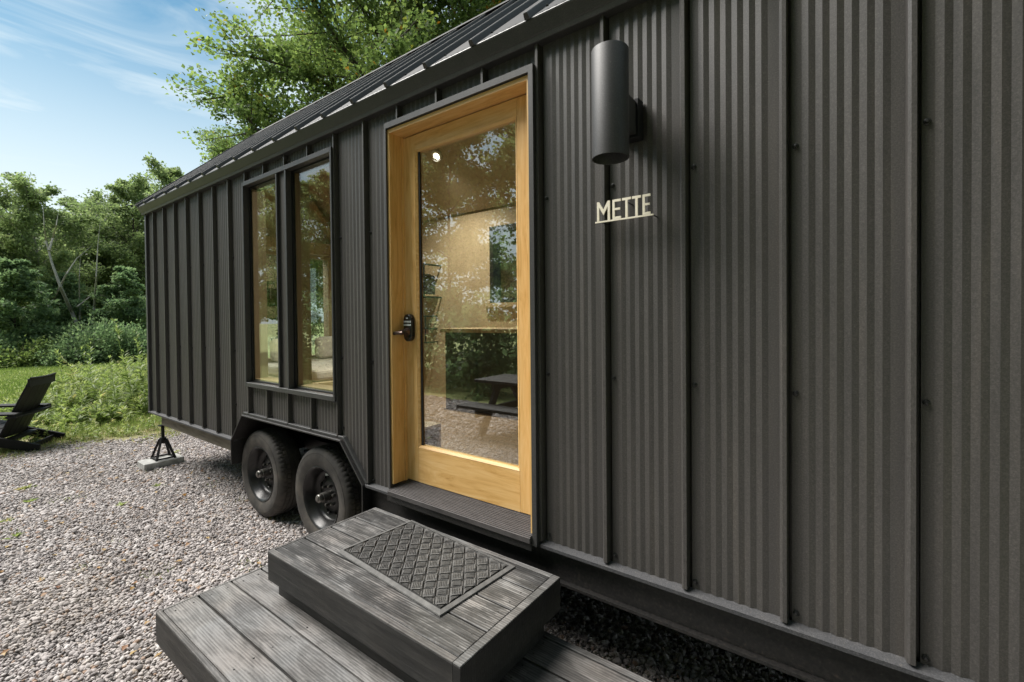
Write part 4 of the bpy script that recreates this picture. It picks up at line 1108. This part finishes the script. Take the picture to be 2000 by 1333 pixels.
def grow(seed, H, R, cb, nl, nt, nlf, leaf, r0, lean=(0, 0), spread=0.16, shape='oval', bushy=1.0, droop=0.25, up=0.45, twig_tubes=True):
    """a tree at the origin: returns trunk MB and leaf arrays"""
    g_ = np.random.default_rng(seed)
    tk = MB()
    T = 9
    t = np.linspace(0, 1, T)
    wob = np.cumsum(g_.normal(0, 0.02 * H / T * 2, (T, 2)), 0)
    path = np.stack([lean[0] * t ** 1.3 + wob[:, 0] * t, lean[1] * t ** 1.3 + wob[:, 1] * t, H * 0.94 * t], 1)
    tk.tube(path, [r0 * (1 - 0.88 * q) * (1.35 if i == 0 else 1) for i, q in enumerate(t)], 8)
    P, D, Nm, C = [], [], [], []
    az = g_.uniform(0, 6.28)
    for i in range(nl):
        s = cb + (0.97 - cb) * ((i + g_.uniform(0, 0.9)) / nl)
        az += 2.4 + g_.normal(0, 0.35)
        q = (s - cb) / (1 - cb)
        pr = {'oval': math.sin(math.pi * (0.16 + 0.80 * q)) ** 0.7, 'cone': 1.05 - 0.85 * q, 'vase': 0.55 + 0.45 * math.sin(math.pi * (0.1 + 0.75 * q))}[shape]
        Ln = R * pr * g_.uniform(0.75, 1.15)
        el = up + (1.15 - up) * q * 0.9 + g_.normal(0, 0.12)
        base = np.array([np.interp(s, t, path[:, k_]) for k_ in range(3)])
        d0 = np.array([math.cos(az) * math.cos(el), math.sin(az) * math.cos(el), math.sin(el)])
        w5 = np.linspace(0, 1, 6)
        lp = base + d0 * (w5 * Ln)[:, None] + np.array([0, 0, -droop * Ln]) * (w5 ** 2)[:, None] + np.cumsum(g_.normal(0, 0.035 * Ln, (6, 3)), 0) * w5[:, None]
        rl = r0 * 0.42 * (1 - 0.65 * q)
        tk.tube(lp, [max(0.006, rl * (1 - 0.85 * x)) for x in w5], 6, cap=False)
        ntw = max(3, int(nt * (0.5 + 0.6 * pr)))
        for j in range(ntw):
            u = 0.18 + 0.82 * (j + g_.uniform(0, 1)) / ntw
            b0 = np.array([np.interp(u, w5, lp[:, k_]) for k_ in range(3)])
            td = unit(d0 * 0.7 + unit(g_.normal(0, 1, 3)) * 0.95 + np.array([0, 0, 0.12]))
            tl = Ln * g_.uniform(0.18, 0.40) * (1.15 - 0.5 * u)
            e = b0 + td * tl + np.array([0, 0, -0.12 * tl])
            if twig_tubes:
                tk.tube([b0, (b0 + e) / 2 + g_.normal(0, 0.03 * tl, 3), e], [max(0.004, rl * 0.25), max(0.003, rl * 0.16), 0.002], 4, cap=False)
            m_ = int(nlf * g_.uniform(0.6, 1.4))
            uu = g_.uniform(0.05, 1.05, m_)
            pos = b0 + (e - b0) * uu[:, None] + np.clip(g_.normal(0, 1, (m_, 3)), -1.5, 1.5) * np.array([1, 1, 0.55]) * (spread * tl * 2 + leaf * 0.6) * bushy * 0.6
            P.append(pos)
            D.append(td + g_.normal(0, 0.75, (m_, 3)) + np.array([0, 0, -0.25]))
            Nm.append(g_.normal(0, 0.55, (m_, 3)) + np.array([0, 0, 1.0]))
            C.append(np.clip(g_.normal(0.42 + 0.12 * g_.normal(), 0.2, m_), 0, 1))
    P, D, Nm, C = map(np.concatenate, (P, D, Nm, C))
    return tk, P, D, Nm, C, g_

def tree_parts(seed, leaf, mat, bark, aspect=0.8, tint=0.0, **kw):
    tk, P, D, Nm, C, g_ = grow(seed, leaf=leaf, **kw)
    me = leaf_mesh('crown', P, D, Nm, leaf * g_.uniform(0.7, 1.3, len(P)), leaf * aspect * g_.uniform(0.7, 1.3, len(P)), np.clip(C + tint, 0, 1), mat)
    mt = bpy.data.meshes.new('trunk'); mt.from_pydata(tk.v, [], tk.f); mt.materials.append(MATS[bark])
    mt.polygons.foreach_set('use_smooth', [True] * len(mt.polygons)); mt.update()
    return mt, me

def plant(name, parts, loc, label, cat='tree', rz=0.0, s=1.0, group=None):
    o = thing(name, loc, label, cat, rz, group)
    o.scale = (s, s, s)
    link(parts[0], 'trunk', o); link(parts[1], 'crown', o)
    return o

def polar(px, dist):        # bearing through the left of the view, metres from the camera
    a = YAW + math.atan((px - 1000) / 893.98)
    return (CAM[0] + dist * math.sin(a), CAM[1] + dist * math.cos(a), 0.0)
# big maples behind the cabin
maple = tree_parts(11, 0.078, 'maple_leaf', 'bark', aspect=0.95, H=13.5, R=5.8, cb=0.17, nl=48, nt=38, nlf=125, r0=0.21, shape='oval', spread=0.10, up=0.42, droop=0.12)
plant('maple_tree', maple, (-7.45, 5.75, 0), 'tall leafy maple spreading its branches above the cabin roof', rz=0.6)
plant('maple_tree', maple, (-2.2, 8.6, 0), 'dense maple filling the top edge beyond the roof ridge', rz=2.9, s=1.05)

plant('maple_tree', maple, polar(500, 14.5), 'young maple reaching low over the far end of the roof', rz=4.1, s=0.47)

# the wood's edge across the lawn
mixA = tree_parts(21, 0.15, 'yellow_leaf', 'bark_pale', H=10.2, R=3.4, cb=0.30, nl=26, nt=18, nlf=48, r0=0.11, shape='oval', spread=0.16, lean=(0.3, -0.9))
mixB = tree_parts(22, 0.15, 'wood_leaf', 'bark', H=9.0, R=3.0, cb=0.16, nl=28, nt=17, nlf=50, r0=0.10, shape='vase', spread=0.18)
mixC = tree_parts(23, 0.14, 'yellow_leaf', 'bark', H=10.0, R=3.3, cb=0.14, nl=30, nt=17, nlf=50, r0=0.12, shape='oval', spread=0.18)
mixD = tree_parts(24, 0.16, 'shrub_leaf', 'bark_dark', H=5.6, R=2.4, cb=0.10, nl=24, nt=14, nlf=50, r0=0.06, shape='cone', spread=0.2)
plant('forest_tree', mixA, polar(92, 30), 'tall thin crowned tree with a pale forked trunk at the wood edge', rz=0.4, s=0.78)
plant('forest_tree', mixB, polar(5, 31), 'broad green tree at the far left of the wood edge', rz=2.0, s=0.68)
plant('forest_tree', mixB, polar(170, 33), 'rounded green tree under the dip in the treetops', rz=4.4, s=0.76)
plant('forest_tree', mixC, polar(262, 33), 'yellow green tree rising beside the cabin corner', rz=1.0, s=0.96)
plant('forest_tree', mixC, polar(335, 36), 'pale green tree peeping over the low end of the roof', rz=3.6, s=1.15)
plant('forest_tree', mixA, polar(150, 36), 'feathery pale tree behind the gap in the treetops', rz=2.6, s=0.86)
plant('forest_tree', mixC, polar(215, 37), 'far yellowish tree between the dip and the cabin corner', rz=5.0, s=0.86)
plant('understory_tree', mixD, (-6.6, 9.6, 0), 'leafy young tree seen through the small rear window', rz=1.1, s=0.95)
plant('understory_tree', mixD, (-9.4, 12.5, 0), 'young tree standing behind the maple trunk', rz=2.7, s=1.1)
plant('understory_tree', mixB, (-4.2, 12.5, 0), 'green tree behind the cabin, hidden below the ridge', rz=3.3, s=0.7)
plant('understory_tree', mixD, polar(30, 26), 'small dark green tree leaning over the hedge at the left', rz=0.3, s=0.75)
plant('understory_tree', mixD, polar(125, 28), 'dark leafy sapling between the pale trunks', rz=2.2, s=0.7)
plant('understory_tree', mixD, polar(250, 26.5), 'low dark tree close to the cabin corner', rz=4.0, s=0.75)
# bare pale stems in the shade of the wood
def pole(name, pts, r_, label):
    o = thing(name, tuple(pts[0][:2]) + (0,), label, 'tree')
    MB().tube(pts, [r_ * (1 - 0.93 * i / (len(pts) - 1)) for i in range(len(pts))], 8).build('trunk', 'bark_pale', o, smooth=True)
    return o
def px_at(px, py, dist):
    a = np.array(_f) + _r2 * (px - 1000) / 893.98 - _u2 * (py - 635.4) / 893.98
    h = math.hypot(a[0], a[1])
    return CAM + a * (dist / h)
for lab, rr, dist, pth in (
        ('pale crooked trunk leaning left in front of the wood', 0.075, 27.0, [(160, 655), (140, 610), (118, 560), (100, 510), (90, 470), (86, 440), (84, 400)]),
        ('pale side limb forking right from the crooked trunk', 0.045, 26.9, [(96, 490), (103, 465), (110, 440), (114, 415)]),
        ('slender straight grey sapling right of the crooked trunk', 0.04, 27.2, [(157, 660), (155, 600), (155, 540), (157, 500)]),
        ('thin pale birch stem nearest the cabin side', 0.05, 26.6, [(177, 665), (184, 600), (188, 540), (191, 480), (196, 430)]),
        ('grey dead trunk slanting across the dark undergrowth', 0.055, 27.4, [(75, 625), (105, 585), (130, 535), (150, 505), (180, 480)]),
        ('bleached arching branch low in the wood', 0.035, 26.8, [(150, 600), (175, 580), (200, 577), (230, 590), (262, 606)]),
        ('thin upright grey twig near the cabin corner', 0.03, 27.0, [(228, 650), (226, 615), (222, 590), (226, 550)])):
    pole('bare_tree', [px_at(x, y, dist + 0.5 * math.sin(i * 2.1)) for i, (x, y) in enumerate(pth)], rr, lab)

# foliage masses nobody could count: wood behind, wood behind the photographer
def mass(name, label, seed, n_, boxes, leaf, mat, kindlabel='stuff'):
    g_ = np.random.default_rng(seed)
    P, C = [], []
    for (cx, cy_, cz, rx, ry, rz_, w_) in boxes:
        k_ = max(20, int(n_ * w_))
        ncl = max(4, k_ // 55)
        cc = unit(g_.normal(0, 1, (ncl, 3))) * g_.uniform(0.55, 1.0, (ncl, 1))
        which = g_.integers(0, ncl, k_)
        p = cc[which] + g_.normal(0, 0.11, (k_, 3)) * np.array([1.1, 1.1, 0.7])
        p = p * np.array([rx, ry, rz_]) + np.array([cx, cy_, cz])
        P.append(p)
        C.append(np.clip(0.42 + 0.14 * g_.normal(0, 1, ncl)[which] + g_.normal(0, 0.13, k_), 0, 1))
    P = np.concatenate(P); C = np.concatenate(C)
    ok = P[:, 2] > 0.02
    P, C = P[ok], C[ok]
    k_ = len(P)
    me = leaf_mesh(name, P, g_.normal(0, 1, (k_, 3)) + np.array([0, 0, -0.3]), g_.normal(0, 0.6, (k_, 3)) + np.array([0, 0, 1.0]), leaf * g_.uniform(0.6, 1.4, k_), leaf * 0.7 * g_.uniform(0.6, 1.4, k_), C, mat)
    return tag(link(me, name), label, kind='stuff')
g_ = np.random.default_rng(77)
bx = []
for px in range(-420, 620, 55):
    x, y, _ = polar(px, 38 + g_.uniform(-2, 3))
    bx.append((x, y, 3.9 + g_.uniform(-0.4, 0.6), 3.2, 3.2, 4.3 + g_.uniform(-0.8, 0.6), 1.0))
mass('far_wood', 'dark mass of the wood beyond the lawn', 78, 4200, bx, 0.26, 'yellow_leaf')

# hedge of brambles along the wood edge: separate bushes
def bush_mesh(seed, leaf, n_, rx, ry, rz_, mat):
    g2 = np.random.default_rng(seed)
    ncl = n_ // 40
    cc = unit(g2.normal(0, 1, (ncl, 3))) * g2.uniform(0.5, 1.0, (ncl, 1)); cc[:, 2] = np.abs(cc[:, 2])
    w_ = g2.integers(0, ncl, n_)
    p = (cc[w_] + g2.normal(0, 0.13, (n_, 3))) * np.array([rx, ry, rz_])
    p[:, 2] = np.abs(p[:, 2])
    c_ = np.clip(0.45 + 0.15 * g2.normal(0, 1, ncl)[w_] + g2.normal(0, 0.14, n_), 0, 1)
    return leaf_mesh('foliage', p, unit(p + g2.normal(0, 0.6, (n_, 3))), g2.normal(0, 0.5, (n_, 3)) + np.array([0, 0, 1]), leaf * g2.uniform(0.6, 1.4, n_), leaf * 0.6 * g2.uniform(0.7, 1.3, n_), c_, mat)
bushes = [bush_mesh(31, 0.13, 3400, 1.6, 1.1, 1.15, 'shrub_leaf'), bush_mesh(32, 0.12, 3200, 1.3, 1.0, 1.5, 'shrub_leaf'), bush_mesh(33, 0.13, 2600, 1.4, 1.0, 0.95, 'weed_leaf')]
def stems(seed, n_, r_, h_):
    g2 = np.random.default_rng(seed); m_ = MB()
    for i in range(n_):
        a = g2.uniform(0, 6.28)
        m_.tube([(0.1 * math.cos(a), 0.1 * math.sin(a), 0), (r_ * 0.4 * math.cos(a), r_ * 0.4 * math.sin(a), h_ * 0.5), (r_ * 0.8 * math.cos(a + 0.2), r_ * 0.8 * math.sin(a + 0.2), h_ * 0.9)], [0.012, 0.009, 0.004], 4, cap=False)
    me = bpy.data.meshes.new('stem'); me.from_pydata(m_.v, [], m_.f); me.materials.append(MATS['bark_dark']); me.update()
    return me
stem_me = stems(3, 9, 1.0, 1.0)
HB = [(-10, 25.4, 0, 1.0, 'leafy bramble bush at the left end of the hedge'), (38, 24.6, 2, 0.95, 'pale low bush second along the hedge'), (80, 25.6, 1, 0.95, 'mid green bush in front of the pale trunks'),
      (118, 24.4, 0, 0.75, 'low trailing bramble along the lawn edge'), (150, 25.0, 2, 0.9, 'yellowish bush at the foot of the birch stem'), (190, 24.2, 1, 1.05, 'taller upright bush left of the cabin corner'),
      (228, 24.8, 0, 1.0, 'rounded bush near the cabin corner'), (265, 24.0, 1, 0.9, 'bush half hidden behind the cabin corner'), (310, 24.6, 0, 1.0, 'bush hidden behind the far end of the cabin')]
for px, d, w_, s, lab in HB:
    o = thing('bramble_bush', polar(px, d), lab, 'bush', rz=px * 0.37, group='bushes along the wood edge')
    o.scale = (s, s, s)
    link(bushes[w_], 'foliage', o); link(stem_me, 'stem', o)

# wild plants between lawn and gravel, grass
def weeds(name, label, seed, spots, mat, leafL, leafW, nl_):
    g2 = np.random.default_rng(seed)
    P, D, N_, L, W, C = [], [], [], [], [], []
    for x, y, h, q in spots:
        k_ = int(nl_ * (0.5 + h))
        t = np.sort(g2.uniform(0.05, 1.0, k_)) 
        az = g2.uniform(0, 6.28, k_)
        ln = g2.normal(0, 0.13, 2)
        base = np.stack([x + ln[0] * h * t ** 1.5, y + ln[1] * h * t ** 1.5, h * t], 1)
        el = 0.25 + 0.6 * t
        P.append(base); D.append(np.stack([np.cos(az) * np.cos(el), np.sin(az) * np.cos(el), np.sin(el) - 0.1], 1))
        N_.append(np.tile([0, 0, 1.0], (k_, 1)) + g2.normal(0, 0.3, (k_, 3)))
        sc_ = (1.15 - 0.7 * t) * g2.uniform(0.7, 1.3, k_)
        L.append(leafL * sc_); W.append(leafW * sc_)
        C.append(np.clip(q + 0.25 * (t - 0.5) + g2.normal(0, 0.1, k_), 0, 1))
        # stem as a thin upright blade pair
        P.append(np.array([[x, y, 0], [x, y, 0]])); D.append(np.array([[ln[0], ln[1], 1.0]] * 2)); N_.append(np.array([[1.0, 0, 0], [0, 1.0, 0]]))
        L.append(np.array([h, h])); W.append(np.array([0.012, 0.012])); C.append(np.array([0.3, 0.3]))
    me = leaf_mesh(name, np.concatenate(P), np.concatenate(D), np.concatenate(N_), np.concatenate(L), np.concatenate(W), np.concatenate(C), mat)
    return tag(link(me, name), label, kind='stuff')
g_ = np.random.default_rng(91)
spots = []
for i in range(1450):
    d = g_.uniform(9.0, 15.5); px = g_.uniform(-330, 420)
    x, y, _ = polar(px, d)
    if x > edge_x(y) - 1.5: continue
    if px < 150 and d > 11.6 + 2.5 * max(0, px) / 150: continue
    base_h = 0.21 + 0.36 * np.clip((px - 30) / 220, 0, 1) + 0.07 * math.sin(px * 0.05)
    if g_.uniform() < 0.17 and px > 60 and d < 12.5: base_h *= 2.0
    h = base_h * g_.uniform(0.6, 1.35) * (1.0 if d > 10.2 else 0.5)
    spots.append((x, y, h, g_.uniform(0.25, 0.75)))
weeds('wild_plants', 'rough strip of wild weeds between the gravel and the lawn', 92, spots, 'weed_leaf', 0.15, 0.042, 46)
spots = []
for i in range(420):
    y = g_.uniform(-3.5, 4.5); x = edge_x(y) - abs(g_.normal(0, 1.0)) - 0.35
    spots.append((x, y, g_.uniform(0.05, 0.22), g_.uniform(0.3, 0.9)))
for i in range(26):
    spots.append((g_.uniform(-6.6, -3.2), g_.uniform(-2.4, 0.6), g_.uniform(0.01, 0.025), g_.uniform(0.5, 0.9)))
weeds('verge_weeds', 'small weeds sprouting in the dry verge', 93, spots, 'weed_leaf', 0.065, 0.024, 40)

def blades(name, label, seed, n_, sampler, h, w_, mat):
    g2 = np.random.default_rng(seed)
    xy, hs, q = sampler(g2, n_)
    k_ = len(xy)
    P = np.concatenate([xy, np.full((k_, 1), 0.002)], 1)
    D = np.stack([g2.normal(0, 0.45, k_), g2.normal(0, 0.45, k_), np.ones(k_)], 1)
    az = g2.uniform(0, 6.28, k_)
    N_ = np.stack([np.cos(az), np.sin(az), np.full(k_, 0.2)], 1)
    me = leaf_mesh(name, P, D, N_, h * hs * g2.uniform(0.5, 1.4, k_), w_, np.clip(q + g2.normal(0, 0.18, k_), 0, 1), mat)
    return tag(link(me, name), label, kind='stuff')
def s_verge(g2, n_):
    y = g2.uniform(-4.5, 5.5, n_); off = np.abs(g2.normal(0, 1.5, n_)) - 0.25
    ex = np.array([edge_x(v_) for v_ in y])
    x = ex - off
    cl_ = np.sin(x * 3.1 + y * 1.7) + np.sin(x * 1.3 - y * 2.9) + g2.normal(0, 0.7, n_)
    keep = cl_ > -0.15
    return np.stack([x, y], 1)[keep], np.clip(0.5 + off * 0.45, 0.35, 1.3)[keep], np.clip(0.75 - off * 0.2, 0.35, 0.9)[keep]
blades('verge_grass', 'patchy grass along the gravel edge', 95, 60000, s_verge, 0.085, 0.007, 'grass_blade')
def s_lawn(g2, n_):
    d = 9 + 16 * g2.uniform(0, 1, n_) ** 0.8; px = g2.uniform(-400, 500, n_)
    a = YAW + np.arctan((px - 1000) / 893.98)
    xy = np.stack([CAM[0] + d * np.sin(a), CAM[1] + d * np.cos(a)], 1)
    return xy, np.ones(n_), np.clip(0.35 + 0.1 * np.sin(xy[:, 0] * 0.9), 0, 1)
blades('lawn_grass', 'mown lawn grass in front of the wood', 96, 70000, s_lawn, 0.07, 0.02, 'grass_blade')
def s_tuft(g2, n_):
    c_ = np.stack([g2.uniform(-6.5, -1.6, 30), g2.uniform(-2.6, 0.4, 30)], 1)
    w2 = g2.integers(0, 30, n_)
    xy = c_[w2] + g2.normal(0, 0.05, (n_, 2))
    return xy, np.full(n_, 0.55), np.full(n_, 0.5)
blades('gravel_tufts', 'tiny grass tufts sprouting through the gravel', 97, 900, s_tuft, 0.06, 0.005, 'grass_blade')

m_leaf = leaf_mat('dry_leaf', [(0.0, (0.16, 0.07, 0.03)), (0.5, (0.30, 0.17, 0.07)), (1.0, (0.40, 0.30, 0.13))], 0.2)
g_ = np.random.default_rng(99)
fx = np.stack([g_.uniform(-6.6, -1.5, 150), g_.uniform(-2.5, 0.3, 150), np.full(150, 0.026)], 1)
fl = leaf_mesh('fallen_leaves', fx, np.stack([g_.normal(0, 1, 150), g_.normal(0, 1, 150), g_.normal(0.1, 0.2, 150)], 1), np.stack([g_.normal(0, 0.25, 150), g_.normal(0, 0.25, 150), np.ones(150)], 1), g_.uniform(0.025, 0.055, 150), g_.uniform(0.015, 0.035, 150), g_.uniform(0, 1, 150), 'dry_leaf')
tag(link(fl, 'fallen_leaves'), 'brown fallen leaves scattered over the gravel', kind='stuff')
# bushes and trees in front of the cabin, behind the photographer: they shade the yard and show mirrored in the glass
g_ = np.random.default_rng(120)
bx = []
for x in np.arange(-13, 6.5, 1.5):
    bx.append((x + g_.uniform(-0.5, 0.5), -6.0 + g_.uniform(-0.6, 0.5), 0.7, 1.5, 1.2, 1.5 + g_.uniform(-0.2, 0.5), 1.0))
mass('undergrowth', 'green undergrowth beyond the picnic table, mirrored in the door glass', 121, 2600, bx, 0.13, 'shrub_leaf')
for i, (x, y, s, pr, lab) in enumerate(((-10.5, -10.0, 1.0, mixB, 'tree mirrored at the left of the door glass'), (-6.8, -11.0, 0.95, mixC, 'yellow green tree mirrored behind the picnic table'),
                                        (-3.4, -9.2, 0.85, mixB, 'dark tree mirrored high in the door glass'), (0.4, -9.8, 1.0, mixA, 'thin crowned tree out of view behind the photographer'),
                                        (4.4, -8.0, 1.1, mixC, 'tree out of view right of the photographer'), (6.4, -3.2, 1.0, mixB, 'tree out of view past the near end of the cabin'),
                                        (2.3, -5.8, 0.85, maple, 'tall maple out of view behind the photographer'), (9.0, -4.6, 0.9, maple, 'tall maple out of view right of the cabin'),  # unseen maples, added to shade the right end of the wall
                                        (-14.5, -8.0, 0.72, mixC, 'pale tree mirrored in the tall windows'), (-18.5, -8.6, 0.8, mixB, 'dark tree mirrored in the tall windows'), (-23.5, -9.0, 0.85, mixC, 'far pale tree mirrored in the left tall window'))):
    plant('yard_tree', pr, (x, y, 0), lab, rz=i * 1.3, s=s)

# ------------------------------------------------------------------ gravel stones
def stone(seed):
    import bmesh
    bm = bmesh.new()
    bmesh.ops.create_icosphere(bm, subdivisions=2, radius=1.0)
    g2 = np.random.default_rng(seed)
    ax = g2.normal(0, 1, (6, 3)); ax = unit(ax); off = g2.uniform(0.62, 0.95, 6)
    sc3 = np.array([g2.uniform(0.9, 1.25), g2.uniform(0.7, 0.95), g2.uniform(0.45, 0.65)])
    for v_ in bm.verts:
        p = np.array(v_.co)
        for a, o in zip(ax, off):
            d = p @ a
            if d > o: p = p - a * (d - o) * 0.85
        v_.co = p * sc3
    me = bpy.data.meshes.new('pebble'); bm.to_mesh(me); bm.free()
    me.materials.append(MATS['gravel_stone'])
    me.polygons.foreach_set('use_smooth', [True] * len(me.polygons))
    return me
pcol = bpy.data.collections.new('pebble_shapes')
for i in range(8):
    pcol.objects.link(bpy.data.objects.new('pebble', stone(200 + i)))
def jit(g2, x0, x1, y0, y1, s):
    xs, ys2 = np.meshgrid(np.arange(x0, x1, s), np.arange(y0, y1, s))
    p = np.stack([xs.ravel(), ys2.ravel()], 1)
    return p + g2.uniform(-0.6, 0.6, p.shape) * s
g_ = np.random.default_rng(300)
near = jit(g_, -4.2, 1.2, -1.9, 0.75, 0.0125)
mid = jit(g_, -7.4, -4.2, -2.6, 1.4, 0.0150)
left = jit(g_, -4.2, -0.9, -2.6, -1.9, 0.0150)
front = jit(g_, -7.0, 1.0, -4.6, -2.6, 0.036)
under = jit(g_, -5.2, 2.6, 0.75, 2.6, 0.05)
right = jit(g_, 1.2, 2.6, -1.2, 0.75, 0.022)
allp = [(near, 0.0087), (mid, 0.0103), (left, 0.0103), (front, 0.022), (under, 0.026), (right, 0.0145)]
xy = np.concatenate([p for p, _ in allp]); rs_ = np.concatenate([np.full(len(p), r_) for p, r_ in allp])
ex = np.array([edge_x(v_) for v_ in xy[:, 1]])
d_ = xy[:, 0] - ex
keep = (d_ > 0.25) | (g_.uniform(0, 1, len(xy)) < np.clip(0.55 + d_ * 1.6, 0.0, 1))
inblk = (xy[:, 0] > -5.1) & (xy[:, 0] < -4.86) & (xy[:, 1] > -0.115) & (xy[:, 1] < 0.245)
keep &= ~inblk
# nothing seen under the deck's middle
keep &= ~((xy[:, 0] > -1.2) & (xy[:, 0] < 1.2) & (xy[:, 1] > -0.75) & (xy[:, 1] < -0.2))
xy, rs_ = xy[keep], rs_[keep]
k_ = len(xy)
z_ = 0.012 + g_.uniform(-0.004, 0.010, k_) + 0.006 * np.sin(xy[:, 0] * 2.3) * np.sin(xy[:, 1] * 2.9)
me = bpy.data.meshes.new('gravel')
me.vertices.add(k_); me.vertices.foreach_set('co', np.concatenate([xy, z_[:, None]], 1).astype(np.float32).ravel())
at = me.attributes.new('rot', 'FLOAT_VECTOR', 'POINT')
rot = np.stack([g_.normal(0, 0.4, k_), g_.normal(0, 0.4, k_), g_.uniform(0, 6.28, k_)], 1)
at.data.foreach_set('vector', rot.astype(np.float32).ravel())
at = me.attributes.new('scl', 'FLOAT', 'POINT')
at.data.foreach_set('value', (rs_ * np.exp(g_.normal(-0.04, 0.34, k_))).astype(np.float32))
gravel = link(me, 'gravel')
tag(gravel, 'loose pale pebbles covering the yard', kind='stuff')
ng_ = bpy.data.node_groups.new('scatter_pebbles', 'GeometryNodeTree')
ng_.interface.new_socket('Geometry', in_out='INPUT', socket_type='NodeSocketGeometry')
ng_.interface.new_socket('Geometry', in_out='OUTPUT', socket_type='NodeSocketGeometry')
nn_, ll_ = ng_.nodes, ng_.links
gi, go = nn_.new('NodeGroupInput'), nn_.new('NodeGroupOutput')
iop = nn_.new('GeometryNodeInstanceOnPoints')
ci = nn_.new('GeometryNodeCollectionInfo'); ci.inputs['Collection'].default_value = pcol
ci.inputs['Separate Children'].default_value = True; ci.inputs['Reset Children'].default_value = True
ar = nn_.new('GeometryNodeInputNamedAttribute'); ar.data_type = 'FLOAT_VECTOR'; ar.inputs['Name'].default_value = 'rot'
as_ = nn_.new('GeometryNodeInputNamedAttribute'); as_.data_type = 'FLOAT'; as_.inputs['Name'].default_value = 'scl'
ll_.new(gi.outputs[0], iop.inputs['Points']); ll_.new(ci.outputs[0], iop.inputs['Instance'])
iop.inputs['Pick Instance'].default_value = True
ll_.new(ar.outputs['Attribute'], iop.inputs['Rotation']); ll_.new(as_.outputs['Attribute'], iop.inputs['Scale'])
ll_.new(iop.outputs[0], go.inputs[0])
md = gravel.modifiers.new('scatter', 'NODES'); md.node_group = ng_
